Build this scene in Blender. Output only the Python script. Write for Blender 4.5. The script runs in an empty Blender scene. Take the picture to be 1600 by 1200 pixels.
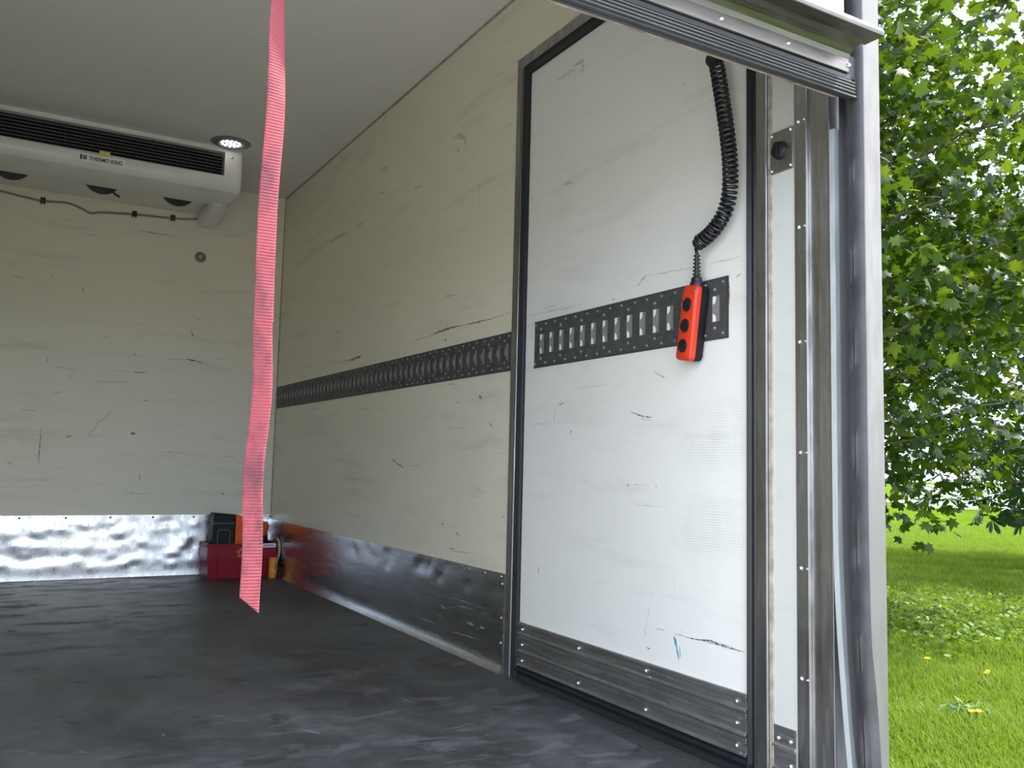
import bpy, bmesh, math, random
import numpy as np
from mathutils import Vector, Matrix, Euler

sc = bpy.context.scene
COL = sc.collection
random.seed(7)
rng = np.random.default_rng(11)
PI = math.pi

# ------------------------------------------------------------------ camera
# world: x to the truck's right wall, y into the truck, z up from the load floor
FPX = 1382.09
AX = np.array([0.86392261, 0.06681676, 0.49917256])     # world x in camera (right, down, forward)
AY = np.array([-0.50306901, 0.0679486, 0.86157098])
AZ = np.array([0.0236493, -0.9954489, 0.09231577])
ROT = np.stack([AX, AY, AZ])
EYE = np.array([0.0, 0.0, 0.71])
cam = bpy.data.cameras.new('camera')
cam.sensor_width = 36.0
cam.lens = FPX / 1600 * 36.0
cam.clip_start = 0.02
cam.clip_end = 400
camo = bpy.data.objects.new('camera', cam)
COL.objects.link(camo)
M = Matrix.Identity(4)
for i in range(3):
    M[i][0] = ROT[i][0]; M[i][1] = -ROT[i][1]; M[i][2] = -ROT[i][2]; M[i][3] = EYE[i]
camo.matrix_world = M
sc.camera = camo

# ------------------------------------------------------------------ world, sun, exposure
SKY = 1.95
SUN = 5.6
world = bpy.data.worlds.new('world'); sc.world = world
world.use_nodes = True
nt = world.node_tree; nt.nodes.clear()
wo = nt.nodes.new('ShaderNodeOutputWorld'); bg = nt.nodes.new('ShaderNodeBackground')
tc = nt.nodes.new('ShaderNodeTexCoord'); nz = nt.nodes.new('ShaderNodeTexNoise')
nz.inputs['Scale'].default_value = 2.2; nz.inputs['Detail'].default_value = 6
rp = nt.nodes.new('ShaderNodeValToRGB')
rp.color_ramp.elements[0].position = 0.38; rp.color_ramp.elements[0].color = (0.46, 0.67, 1.0, 1)
rp.color_ramp.elements[1].position = 0.62; rp.color_ramp.elements[1].color = (1.0, 0.99, 0.97, 1)
nt.links.new(tc.outputs['Generated'], nz.inputs['Vector'])
nt.links.new(nz.outputs['Fac'], rp.inputs['Fac'])
nt.links.new(rp.outputs['Color'], bg.inputs['Color'])
bg.inputs['Strength'].default_value = SKY
nt.links.new(bg.outputs['Background'], wo.inputs['Surface'])

sl = bpy.data.lights.new('sun', 'SUN'); sl.energy = SUN; sl.angle = math.radians(1.5); sl.color = (1.0, 0.95, 0.85)
slo = bpy.data.objects.new('sun', sl); COL.objects.link(slo)
sdir = Vector((0.55, -0.20, 1.0)).normalized()           # towards the sun
slo.rotation_euler = sdir.to_track_quat('Z', 'Y').to_euler()
slo.location = (20, 10, 30)

vs = sc.view_settings
vs.view_transform = 'Standard'; vs.look = 'None'; vs.gamma = 1.0; vs.use_curve_mapping = False
vs.exposure = 1.36

# ------------------------------------------------------------------ helpers
def ray(px, py):
    return ROT @ np.array([px - 800.0, py - 600.0, FPX])
def on_x(px, py, x):
    d = ray(px, py); return EYE + d * (x - EYE[0]) / d[0]
def on_y(px, py, y):
    d = ray(px, py); return EYE + d * (y - EYE[1]) / d[1]
def on_z(px, py, z):
    d = ray(px, py); return EYE + d * (z - EYE[2]) / d[2]

class MB:
    def __init__(s): s.v = []; s.f = []
    def add(s, vs_, fs):
        n = len(s.v); s.v += [tuple(map(float, p)) for p in vs_]; s.f += [tuple(i + n for i in f) for f in fs]
        return s
    def box(s, x0, x1, y0, y1, z0, z1):
        return s.add([(x0,y0,z0),(x1,y0,z0),(x1,y1,z0),(x0,y1,z0),(x0,y0,z1),(x1,y0,z1),(x1,y1,z1),(x0,y1,z1)],
                     [(0,3,2,1),(4,5,6,7),(0,1,5,4),(1,2,6,5),(2,3,7,6),(3,0,4,7)])
    def prism(s, prof, axis, a0, a1):
        """closed 2-D profile extruded along axis ('x': profile (y,z); 'z': (x,y); 'y': (x,z))"""
        n = len(prof)
        def P(p, a):
            return {'x': (a, p[0], p[1]), 'y': (p[0], a, p[1]), 'z': (p[0], p[1], a)}[axis]
        vs_ = [P(p, a0) for p in prof] + [P(p, a1) for p in prof]
        fs = [(i, (i+1) % n, n + (i+1) % n, n + i) for i in range(n)] + [tuple(range(n-1, -1, -1)), tuple(range(n, 2*n))]
        return s.add(vs_, fs)
    def sweep(s, rings, closed=True, caps=True):
        n = len(rings[0]); vs_ = [p for r in rings for p in r]; fs = []
        for k in range(len(rings) - 1):
            for i in range(n if closed else n - 1):
                j = (i + 1) % n
                fs.append((k*n+i, k*n+j, (k+1)*n+j, (k+1)*n+i))
        if caps and closed:
            fs.append(tuple(range(n-1, -1, -1))); fs.append(tuple((len(rings)-1)*n + i for i in range(n)))
        return s.add(vs_, fs)
    def tube(s, pts, r, n=8):
        pts = [Vector(p) for p in pts]
        rr = r if isinstance(r, (list, tuple)) else [r] * len(pts)
        rings = []; prev = None
        for i, p in enumerate(pts):
            t = (pts[min(i+1, len(pts)-1)] - pts[max(i-1, 0)]).normalized()
            if prev is None:
                a = Vector((0, 0, 1)) if abs(t.z) < 0.9 else Vector((1, 0, 0))
                u = t.cross(a).normalized()
            else:
                u = (prev - t * prev.dot(t)).normalized()
            prev = u; w = t.cross(u)
            rings.append([p + (u * math.cos(2*PI*k/n) + w * math.sin(2*PI*k/n)) * rr[i] for k in range(n)])
        return s.sweep(rings)
    def lathe(s, prof, origin, axis, n=20):
        """prof: list of (radius, height along axis)"""
        o = Vector(origin); a = Vector(axis).normalized()
        b = Vector((0, 0, 1)) if abs(a.z) < 0.9 else Vector((1, 0, 0))
        u = a.cross(b).normalized(); w = a.cross(u)
        rings = [[o + a*h + (u*math.cos(2*PI*k/n) + w*math.sin(2*PI*k/n)) * max(r, 1e-5) for k in range(n)] for r, h in prof]
        return s.sweep(rings)
    def xf(s, mat_):
        s.v = [tuple(mat_ @ Vector(p)) for p in s.v]; return s
    def build(s, name, mat_, parent=None, smooth=False, bevel=0.0, segs=2, auto=None):
        me = bpy.data.meshes.new(name); me.from_pydata(s.v, [], s.f); me.update()
        bm = bmesh.new(); bm.from_mesh(me); bmesh.ops.recalc_face_normals(bm, faces=bm.faces); bm.to_mesh(me); bm.free()
        o = bpy.data.objects.new(name, me); COL.objects.link(o)
        if mat_ is not None: me.materials.append(mat_)
        if parent is not None: o.parent = parent
        if bevel > 0:
            b = o.modifiers.new('bevel', 'BEVEL'); b.width = bevel; b.segments = segs; b.limit_method = 'ANGLE'; b.angle_limit = math.radians(40)
        if smooth:
            for p in me.polygons: p.use_smooth = True
            try: me.set_sharp_from_angle(angle=math.radians(auto or 40))
            except Exception: pass
        return o

def empty(name, loc=(0, 0, 0)):
    o = bpy.data.objects.new(name, None); o.location = loc; COL.objects.link(o); o.empty_display_size = 0.1
    return o
def keep(o, parent):
    """parent while the mesh stays in world coordinates"""
    o.parent = parent; o.matrix_parent_inverse = Matrix.Translation(-Vector(parent.location)); return o
def tag(o, label=None, cat=None, group=None, kind=None):
    if label: o['label'] = label
    if cat: o['category'] = cat
    if group: o['group'] = group
    if kind: o['kind'] = kind
    return o
def struct(o, label=None, cat=None):
    return tag(o, label, cat, None, 'structure')

# ------------------------------------------------------------------ materials
def newmat(name):
    m = bpy.data.materials.new(name); m.use_nodes = True
    t = m.node_tree; return m, t, t.nodes['Principled BSDF']
def N(t, typ, **kw):
    n = t.nodes.new(typ)
    for k, v in kw.items():
        if k in n.inputs: n.inputs[k].default_value = v
        else: setattr(n, k, v)
    return n
def ramp(t, src, p0, p1, c0=(0,0,0,1), c1=(1,1,1,1)):
    r = N(t, 'ShaderNodeValToRGB'); e = r.color_ramp.elements
    e[0].position = p0; e[1].position = p1; e[0].color = c0; e[1].color = c1
    t.links.new(src, r.inputs['Fac']); return r.outputs['Color']
def noise(t, scale, detail=4, rough=0.55, stretch=(1,1,1), off=(0,0,0), distort=0.0):
    c = N(t, 'ShaderNodeTexCoord'); mp = N(t, 'ShaderNodeMapping')
    mp.inputs['Scale'].default_value = stretch; mp.inputs['Location'].default_value = off
    t.links.new(c.outputs['Object'], mp.inputs['Vector'])
    n = N(t, 'ShaderNodeTexNoise', Scale=scale, Detail=detail, Roughness=rough, Distortion=distort)
    t.links.new(mp.outputs['Vector'], n.inputs['Vector']); return n.outputs['Fac']
def mixc(t, fac, a, b):
    m = N(t, 'ShaderNodeMix', data_type='RGBA')
    def put(sock, v):
        if isinstance(v, (tuple, list)): sock.default_value = tuple(v) + ((1,) if len(v) == 3 else ())
        elif isinstance(v, (int, float)): sock.default_value = v
        else: t.links.new(v, sock)
    put(m.inputs[0], fac); put(m.inputs[6], a); put(m.inputs[7], b)
    return m.outputs[2]
def mul(t, a, b):
    m = N(t, 'ShaderNodeMath', operation='MULTIPLY')
    for k, v in enumerate((a, b)):
        if isinstance(v, (int, float)): m.inputs[k].default_value = v
        else: t.links.new(v, m.inputs[k])
    return m.outputs[0]
def bump(t, bsdf, h, strength=0.2, dist=0.002):
    b = N(t, 'ShaderNodeBump', Strength=strength, Distance=dist)
    t.links.new(h, b.inputs['Height']); t.links.new(b.outputs['Normal'], bsdf.inputs['Normal'])
def simple(name, col, rough=0.5, metal=0.0, var=0.15, scale=30, bmp=0.05, spec=0.5):
    m, t, b = newmat(name)
    n = noise(t, scale, 4)
    dark = tuple(c * (1 - var) for c in col); lite = tuple(min(1, c * (1 + var*0.5)) for c in col)
    t.links.new(mixc(t, ramp(t, n, 0.3, 0.7), dark, lite), b.inputs['Base Color'])
    b.inputs['Roughness'].default_value = rough; b.inputs['Metallic'].default_value = metal
    b.inputs['Specular IOR Level'].default_value = spec
    if bmp: bump(t, b, n, bmp, 0.002)
    return m
def painted(name, col, dirt=(0.30, 0.28, 0.22), amount=0.35, patches=False, rough=0.42):
    """painted panel skin: faint clouding, smears along the wall, fine specks"""
    m, t, b = newmat(name)
    cloud = ramp(t, noise(t, 1.6, 5, 0.6), 0.42, 0.72)
    base = mixc(t, mul(t, cloud, 0.22), col, tuple(c*0.80 for c in col))
    smear = ramp(t, noise(t, 3.2, 7, 0.72, (0.45, 0.45, 3.4), (3, 1, 2)), 0.54, 0.76)
    base = mixc(t, mul(t, smear, amount), base, dirt)
    spk = ramp(t, noise(t, 46, 3, 0.6, (0.6, 0.6, 1.6)), 0.68, 0.78)
    base = mixc(t, mul(t, spk, amount*0.8), base, dirt)
    if patches:
        c = N(t, 'ShaderNodeTexCoord'); sx = N(t, 'ShaderNodeSeparateXYZ'); t.links.new(c.outputs['Object'], sx.inputs[0])
        def m2(op, a, bb=None, cc=None):
            k = N(t, 'ShaderNodeMath', operation=op)
            for i, v in enumerate((a, bb, cc)):
                if v is None: continue
                if isinstance(v, (int, float)): k.inputs[i].default_value = v
                else: t.links.new(v, k.inputs[i])
            return k.outputs[0]
        yy, zz = sx.outputs['Y'], sx.outputs['Z']
        u = m2('ADD', yy, zz); v = m2('SUBTRACT', yy, zz)
        dots = m2('MULTIPLY', m2('SINE', m2('MULTIPLY', u, 470.0)), m2('SINE', m2('MULTIPLY', v, 470.0)))
        dots = m2('GREATER_THAN', m2('ADD', dots, mul(t, noise(t, 60, 2), 0.5)), 0.55)
        tot = None
        for cy, cz, ry, rz in ((1.68, 0.80, 0.21, 0.10), (1.70, 0.555, 0.16, 0.095)):
            dy = m2('DIVIDE', m2('SUBTRACT', yy, cy), ry); dz = m2('DIVIDE', m2('SUBTRACT', zz, cz), rz)
            q = m2('SUBTRACT', 1.15, m2('ADD', m2('MULTIPLY', dy, dy), m2('MULTIPLY', dz, dz)))
            q = m2('MINIMUM', m2('MAXIMUM', q, 0.0), 1.0)
            tot = q if tot is None else m2('MAXIMUM', tot, q)
        pm = mul(t, mul(t, tot, dots), ramp(t, noise(t, 14, 3), 0.30, 0.62))
        base = mixc(t, mul(t, pm, 0.42), base, (0.30, 0.30, 0.28))
    t.links.new(base, b.inputs['Base Color'])
    b.inputs['Roughness'].default_value = rough
    bump(t, b, noise(t, 60, 3), 0.06, 0.002)
    return m
def metal(name, col, rough=0.35, stretch=(1,1,1), scale=24, grime=(0.10,0.10,0.10), amount=0.4, bmp=0.1, met=1.0, dents=0.0, lo=0.42, hi=0.72):
    m, t, b = newmat(name)
    g = ramp(t, noise(t, scale, 7, 0.7, stretch), lo, hi)
    g2 = ramp(t, noise(t, 5, 5, 0.65), 0.45, 0.75)
    c = mixc(t, mul(t, g, amount), col, grime)
    c = mixc(t, mul(t, g2, amount*0.7), c, grime)
    t.links.new(c, b.inputs['Base Color'])
    b.inputs['Metallic'].default_value = met
    r = N(t, 'ShaderNodeMapRange'); r.inputs['To Min'].default_value = rough*0.75; r.inputs['To Max'].default_value = min(1, rough*1.5)
    t.links.new(g, r.inputs['Value']); t.links.new(r.outputs['Result'], b.inputs['Roughness'])
    h = noise(t, scale*2, 5, 0.6, stretch)
    if dents:
        k = N(t, 'ShaderNodeMath', operation='ADD'); t.links.new(mul(t, h, 0.12), k.inputs[0]); t.links.new(mul(t, noise(t, 9, 3), dents), k.inputs[1]); h = k.outputs[0]
    bump(t, b, h, bmp, 0.004)
    return m
def leafmat(name, c0, c1, trans=(0.35, 0.6, 0.05), tw=0.45, rough=0.45):
    m, t, b = newmat(name)
    g = N(t, 'ShaderNodeNewGeometry')
    col = ramp(t, g.outputs['Random Per Island'], 0.0, 1.0, tuple(c0)+(1,), tuple(c1)+(1,))
    t.links.new(col, b.inputs['Base Color']); b.inputs['Roughness'].default_value = rough; b.inputs['Specular IOR Level'].default_value = 0.18
    tr = N(t, 'ShaderNodeBsdfTranslucent'); tr.inputs['Color'].default_value = tuple(trans)+(1,)
    mx = N(t, 'ShaderNodeMixShader'); mx.inputs[0].default_value = tw
    out = t.nodes['Material Output']
    t.links.new(b.outputs[0], mx.inputs[1]); t.links.new(tr.outputs[0], mx.inputs[2]); t.links.new(mx.outputs[0], out.inputs['Surface'])
    return m
def glow(name, col, s):
    m, t, b = newmat(name)
    b.inputs['Base Color'].default_value = tuple(col)+(1,)
    b.inputs['Emission Color'].default_value = tuple(col)+(1,); b.inputs['Emission Strength'].default_value = s
    n = noise(t, 40, 2); bump(t, b, n, 0.02)
    return m

WALL = (0.82, 0.775, 0.63)
m_wall = painted('wall_paint', WALL, amount=0.34)
m_front = painted('front_wall_paint', WALL, amount=0.34)
m_doorp = painted('door_paint', (0.83, 0.83, 0.80), amount=0.22, patches=True, rough=0.35)
m_strip = painted('strip_paint', (0.58, 0.59, 0.565), amount=0.15, rough=0.4)
m_ceil = painted('ceiling_paint', (0.78, 0.765, 0.72), amount=0.12, rough=0.5)
m_kickf = metal('dented_aluminium', (0.85, 0.85, 0.84), 0.33, (1, 1, 0.5), 34, (0.25, 0.25, 0.25), 0.35, 0.45, dents=0.8)
m_kickr = metal('worn_aluminium', (0.60, 0.60, 0.61), 0.25, (0.6, 0.16, 3.0), 9, (0.30, 0.30, 0.30), 0.30, 0.012, lo=0.25, hi=0.85)
m_plank = metal('scuffed_aluminium_planks', (0.66, 0.66, 0.68), 0.42, (6, 0.5, 6), 14, (0.15, 0.15, 0.16), 0.60, 0.12)
m_steel = metal('door_frame_steel', (0.44, 0.435, 0.43), 0.42, (1, 1, 0.2), 30, (0.12, 0.11, 0.10), 0.4, 0.05)
m_post = metal('weathered_steel_post', (0.52, 0.515, 0.515), 0.40, (3, 3, 0.35), 16, (0.17, 0.165, 0.165), 0.55, 0.06)
m_alu = metal('bare_aluminium', (0.19, 0.180, 0.175), 0.45, (2, 2, 0.4), 14, (0.14, 0.125, 0.12), 0.45, 0.05, met=0.45)
m_alub = metal('aluminium_rail', (0.205, 0.19, 0.182), 0.45, (0.25, 3, 3), 18, (0.15, 0.135, 0.13), 0.45, 0.05)
m_ext = metal('dark_extrusion', (0.13, 0.13, 0.14), 0.34, (0.25, 3, 3), 18, (0.05, 0.05, 0.055), 0.5, 0.04, met=0.6)
m_rubd = simple('dusty_black_rubber', (0.022, 0.022, 0.026), 0.55, 0, 0.4, 16, 0.1)
m_galv = metal('galvanised_rail', (0.50, 0.54, 0.56), 0.40, (3, 3, 0.5), 20, (0.35, 0.37, 0.38), 0.35, 0.04, met=0.7)
m_track = metal('galvanised_track', (0.098, 0.104, 0.101), 0.60, (1, 1, 1), 40, (0.045, 0.045, 0.045), 0.45, 0.12, met=0.35)
m_tongue = metal('pressed_steel', (0.34, 0.345, 0.34), 0.55, (1, 1, 1), 30, (0.18, 0.18, 0.18), 0.3, 0.05, met=0.4)
m_trivet = metal('dull_rivet', (0.24, 0.245, 0.24), 0.5, (1, 1, 1), 40, (0.12, 0.12, 0.12), 0.3, 0.02, met=0.4)
m_rivet = metal('rivet_metal', (0.72, 0.71, 0.69), 0.30, (1, 1, 1), 40, (0.3, 0.3, 0.3), 0.2, 0.02)
m_rubber = simple('black_rubber', (0.012, 0.013, 0.018), 0.45, 0, 0.3, 20, 0.05)
m_rubg = simple('grey_worn_rubber', (0.044, 0.044, 0.050), 0.55, 0, 0.45, 14, 0.15)
m_blk = simple('black_plastic', (0.012, 0.012, 0.014), 0.38, 0, 0.2, 60, 0.03)
m_blk2 = simple('soft_black_plastic', (0.010, 0.0105, 0.013), 0.55, 0, 0.2, 60, 0.05, 0.25)
m_org = simple('signal_orange_plastic', (0.66, 0.040, 0.012), 0.40, 0, 0.10, 40, 0.03)
m_orange = simple('orange_plastic', (0.88, 0.14, 0.012), 0.45, 0, 0.15, 30, 0.03, 0.3)
m_amber = simple('amber_plastic', (0.88, 0.34, 0.055), 0.35, 0, 0.2, 30, 0.03)
m_red = simple('dark_red_plastic', (0.30, 0.006, 0.015), 0.45, 0, 0.15, 20, 0.03, 0.25)
m_white = simple('white_enamel', (0.78, 0.77, 0.72), 0.35, 0, 0.06, 8, 0.02)
m_label = simple('white_label', (0.85, 0.85, 0.83), 0.5, 0, 0.04, 60, 0.0)
m_ink = simple('black_ink', (0.02, 0.02, 0.025), 0.5, 0, 0.05, 60, 0.0)
m_teal = simple('teal_ink', (0.01, 0.22, 0.20), 0.5, 0, 0.1, 60, 0.0)
m_yel = simple('yellow_sticker', (0.66, 0.58, 0.12), 0.5, 0, 0.15, 60, 0.02)
m_gold = simple('gold_emblem', (0.45, 0.22, 0.03), 0.5, 0, 0.2, 60, 0.02)
m_tan = simple('tan_webbing', (0.55, 0.48, 0.38), 0.8, 0, 0.2, 80, 0.1)
m_wire = simple('grey_cable', (0.28, 0.24, 0.19), 0.5, 0, 0.2, 40, 0.02)
m_louv = simple('louvre_plastic', (0.075, 0.078, 0.088), 0.45, 0, 0.2, 40, 0.02)
m_grey = simple('mid_grey_plastic', (0.045, 0.047, 0.055), 0.5, 0, 0.2, 40, 0.02)
def scuffmat(name, col, lo, hi, top):
    m, t, b = newmat(name)
    b.inputs['Base Color'].default_value = tuple(col) + (1,); b.inputs['Roughness'].default_value = 0.7
    k = mul(t, ramp(t, noise(t, 130, 4, 0.7), lo, hi), top)
    t.links.new(k, b.inputs['Alpha']); return m
m_scuff = scuffmat('black_scuff', (0.11, 0.10, 0.085), 0.36, 0.58, 0.85)
m_scufl = scuffmat('faint_scuff', (0.22, 0.20, 0.16), 0.38, 0.62, 0.38)
m_blue = simple('blue_marker', (0.03, 0.33, 0.55), 0.5, 0, 0.3, 90, 0.0)
m_foam = simple('white_backing', (0.92, 0.92, 0.91), 0.6, 0, 0.03, 40, 0.0)
m_caulk = simple('dirty_sealant', (0.40, 0.36, 0.30), 0.7, 0, 0.5, 25, 0.1)
m_panel = simple('white_door_skin', (0.48, 0.52, 0.56), 0.4, 0, 0.05, 6, 0.02)

def floor_mat():
    m, t, b = newmat('worn_dark_floor')
    a = ramp(t, noise(t, 2.2, 8, 0.68, (1.0, 0.55, 1)), 0.40, 0.60)
    c = mixc(t, a, (0.025, 0.026, 0.030), (0.080, 0.082, 0.092))
    s = ramp(t, noise(t, 6, 9, 0.78, (0.7, 1.5, 1), (4, 0, 0), 0.4), 0.50, 0.64)
    c = mixc(t, mul(t, s, 0.6), c, (0.165, 0.167, 0.182))
    d = ramp(t, noise(t, 6, 5, 0.62, (1, 1.4, 1), (0, 9, 0), 0.5), 0.57, 0.65)
    c = mixc(t, mul(t, d, 0.65), c, (0.020, 0.0195, 0.021))
    k = ramp(t, noise(t, 55, 3, 0.6, (0.6, 1.5, 1)), 0.68, 0.74)
    c = mixc(t, mul(t, k, 0.5), c, (0.34, 0.34, 0.34))
    t.links.new(c, b.inputs['Base Color'])
    r = N(t, 'ShaderNodeMapRange'); r.inputs['To Min'].default_value = 0.46; r.inputs['To Max'].default_value = 0.70
    t.links.new(s, r.inputs['Value']); t.links.new(r.outputs['Result'], b.inputs['Roughness'])
    bump(t, b, noise(t, 70, 6, 0.7), 0.22, 0.003)
    return m
m_floor = floor_mat()
m_thresh = metal('scuffed_threshold', (0.10, 0.10, 0.105), 0.45, (1, 1, 1), 30, (0.03, 0.03, 0.03), 0.6, 0.2, met=0.4)

def strap_mat():
    m, t, b = newmat('pink_webbing')
    d = ramp(t, noise(t, 20, 6, 0.65, (1, 1, 0.6)), 0.45, 0.63)
    c = mixc(t, mul(t, d, 0.80), (0.27, 0.046, 0.062), (0.070, 0.018, 0.028))
    w = N(t, 'ShaderNodeTexWave', Scale=170.0); w.bands_direction = 'Z'; cc = N(t, 'ShaderNodeTexCoord'); t.links.new(cc.outputs['Object'], w.inputs['Vector'])
    c = mixc(t, mul(t, ramp(t, noise(t, 700, 2, 0.5), 0.5, 0.7), 0.22), c, (0.36, 0.14, 0.16))
    t.links.new(c, b.inputs['Base Color']); b.inputs['Roughness'].default_value = 0.8
    tr = N(t, 'ShaderNodeBsdfTranslucent'); tr.inputs['Color'].default_value = (0.5, 0.1, 0.14, 1)
    mx = N(t, 'ShaderNodeMixShader'); mx.inputs[0].default_value = 0.12
    t.links.new(b.outputs[0], mx.inputs[1]); t.links.new(tr.outputs[0], mx.inputs[2])
    t.links.new(mx.outputs[0], t.nodes['Material Output'].inputs['Surface'])
    bump(t, b, noise(t, 500, 2), 0.3, 0.001)
    return m
m_strap = strap_mat()

def ground_mat():
    m, t, b = newmat('lawn_green')
    a = ramp(t, noise(t, 0.7, 8, 0.7), 0.35, 0.68)
    c = mixc(t, a, (0.055, 0.098, 0.008), (0.100, 0.155, 0.012))
    f = ramp(t, noise(t, 9, 6, 0.75, (1, 1, 1)), 0.40, 0.66)
    c = mixc(t, mul(t, f, 0.6), c, (0.030, 0.062, 0.006))
    y = ramp(t, noise(t, 1.6, 5, 0.65, (1, 1, 1), (7, 3, 0)), 0.58, 0.76)
    c = mixc(t, mul(t, y, 0.5), c, (0.12, 0.15, 0.022))
    t.links.new(c, b.inputs['Base Color']); b.inputs['Roughness'].default_value = 0.9; b.inputs['Specular IOR Level'].default_value = 0.0
    bump(t, b, noise(t, 25, 6, 0.75), 0.9, 0.06)
    return m
m_lawn = ground_mat()
m_drive = simple('worn_concrete_drive', (0.275, 0.265, 0.245), 0.9, 0, 0.3, 25, 0.3)
m_road = simple('grey_road', (0.30, 0.30, 0.31), 0.9, 0, 0.2, 4, 0.1)
m_fence = simple('white_fence_paint', (0.80, 0.81, 0.82), 0.6, 0, 0.1, 3, 0.02)
m_bark = simple('grey_brown_bark', (0.12, 0.105, 0.085), 0.9, 0, 0.45, 9, 0.6)
m_grass = leafmat('grass_blade', (0.062, 0.108, 0.006), (0.125, 0.185, 0.015), (0.22, 0.32, 0.012), 0.32, 0.55)
m_maple = leafmat('maple_leaf', (0.0075, 0.023, 0.003), (0.023, 0.050, 0.005), (0.080, 0.140, 0.006), 0.34, 0.40)
m_maple2 = leafmat('pale_maple_leaf', (0.024, 0.050, 0.005), (0.056, 0.090, 0.010), (0.125, 0.185, 0.009), 0.38, 0.45)
m_chest = leafmat('chestnut_leaf', (0.008, 0.023, 0.006), (0.018, 0.042, 0.009), (0.07, 0.14, 0.012), 0.25, 0.45)
m_weed = leafmat('broad_weed_leaf', (0.040, 0.085, 0.007), (0.090, 0.145, 0.013), (0.18, 0.28, 0.015), 0.3, 0.5)
m_petal = simple('dandelion_yellow', (0.85, 0.55, 0.02), 0.7, 0, 0.1, 90, 0.0)
m_stem = simple('pale_green_stem', (0.22, 0.30, 0.12), 0.7, 0, 0.2, 40, 0.0)

# ------------------------------------------------------------------ the truck body
XW, XO = 1.56, 1.615          # inner and outer face of the right wall
YF = 5.75                     # front (bulkhead) wall
ZC = 2.445                    # ceiling
XL = -0.90                    # inner face of the left wall
YR = 1.218                    # rear face of the frame
GZ = -0.95                    # ground outside

fl = MB().box(XL, XW, YR, YF, -0.10, 0.0).build('floor', m_floor); struct(fl, 'dark worn floor of the load bay', 'floor')
keep(MB().add([(1.535, 2.64, 0.0), (1.57, 2.64, 0.0), (1.57, 1.49, 0.0), (1.455, 1.49, 0.0), (1.535, 2.64, 0.0025), (1.57, 2.64, 0.0025), (1.57, 1.49, 0.0025), (1.455, 1.49, 0.0025)],
     [(0,1,2,3), (4,5,6,7), (0,1,5,4), (1,2,6,5), (2,3,7,6), (3,0,4,7)]).build('threshold_strip', m_thresh), fl)
ce = MB().box(XL, XO, YR + 0.06, YF, ZC, ZC + 0.08).build('ceiling', m_ceil); struct(ce, 'plain off-white ceiling of the load bay', 'ceiling')
wf = MB().box(XL, XO, YF, YF + 0.08, -0.10, ZC + 0.08).build('wall_front', m_front); struct(wf, 'scuffed cream bulkhead wall at the far end', 'wall')
wl = MB().box(XL - 0.055, XL, YR, YF, -0.10, ZC + 0.08).build('wall_left', m_wall); struct(wl, 'cream side wall opposite the side door', 'wall')
D0, D1, DT = 1.486, 2.690, 2.182     # door frame outer limits: rear, forward, top
wr = MB()
wr.box(XW, XO, D1, YF, -0.10, ZC)
wr.box(XW, XO, D0, D1, DT, ZC)
wr.box(XW + 0.002, XO, 1.405, D0, -0.10, ZC)
wr.box(XW, XO, D0, D1, -0.10, 0.0)
wr = wr.build('wall_right', m_wall); struct(wr, 'scuffed cream side wall holding the side door', 'wall')
keep(MB().box(XW, XW + 0.0025, 1.405, D0, 0.0, ZC).build('rear_panel', m_strip), wr)
# dirty sealant bead along the ceiling corner and in the bulkhead corner
keep(MB().tube([(XW - 0.001, YR + 0.2, ZC - 0.001), (XW - 0.001, 3.5, ZC - 0.002), (XW - 0.001, YF, ZC - 0.001)], 0.006, 6).build('sealant_bead', m_caulk), wr)
keep(MB().tube([(XW - 0.001, YF - 0.001, 0.36), (XW - 0.001, YF - 0.001, 1.4), (XW - 0.001, YF - 0.001, ZC)], 0.006, 6).build('sealant_bead', m_caulk), wr)

# --- dented kick plate across the bulkhead
nx, nzv = 150, 26
gv = []; gf = []
xs = np.linspace(XL + 0.002, XW - 0.004, nx); zs = np.linspace(0.002, 0.366, nzv)
dents = [(rng.uniform(XL, XW), rng.uniform(0.06, 0.33), rng.uniform(0.010, 0.045), rng.uniform(-0.0062, 0.0045)) for _ in range(260)]
for z in zs:
    for x in xs:
        d = 0.0
        for (dx, dz, r, a) in dents:
            q = ((x-dx)/r)**2 + ((z-dz)/(r*0.7))**2
            if q < 6: d += a * math.exp(-q)
        d += 0.0012 * math.sin(z * 55 + 0.6*math.sin(x*4)) * (1 if z < 0.2 else 0.3)
        e = min(1, (0.366 - z)/0.02)
        gv.append((x, YF - 0.014 + d * e * 0.8, z))
for j in range(nzv - 1):
    for i in range(nx - 1):
        gf.append((j*nx+i, j*nx+i+1, (j+1)*nx+i+1, (j+1)*nx+i))
kf = MB().add(gv, gf)
kf.box(XL, XW - 0.002, YF - 0.004, YF, 0.0, 0.366)
kf.add([(XL, YF-0.014, 0.366), (XW-0.004, YF-0.014, 0.366), (XW-0.004, YF, 0.367), (XL, YF, 0.367)], [(0,1,2,3)])
kf = kf.build('baseboard_front', m_kickf, smooth=True, auto=60); struct(kf, 'dented bright aluminium kick plate across the bulkhead', 'kick plate')
rv = MB()
for x in np.arange(XL + 0.1, XW, 0.235): rv.lathe([(0.006, 0), (0.005, 0.003), (0.0, 0.004)], (x, YF - 0.014, 0.352), (0, -1, 0), 8)
tag(keep(rv.build('rivet_heads', m_ink), kf), kind='stuff')

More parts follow.
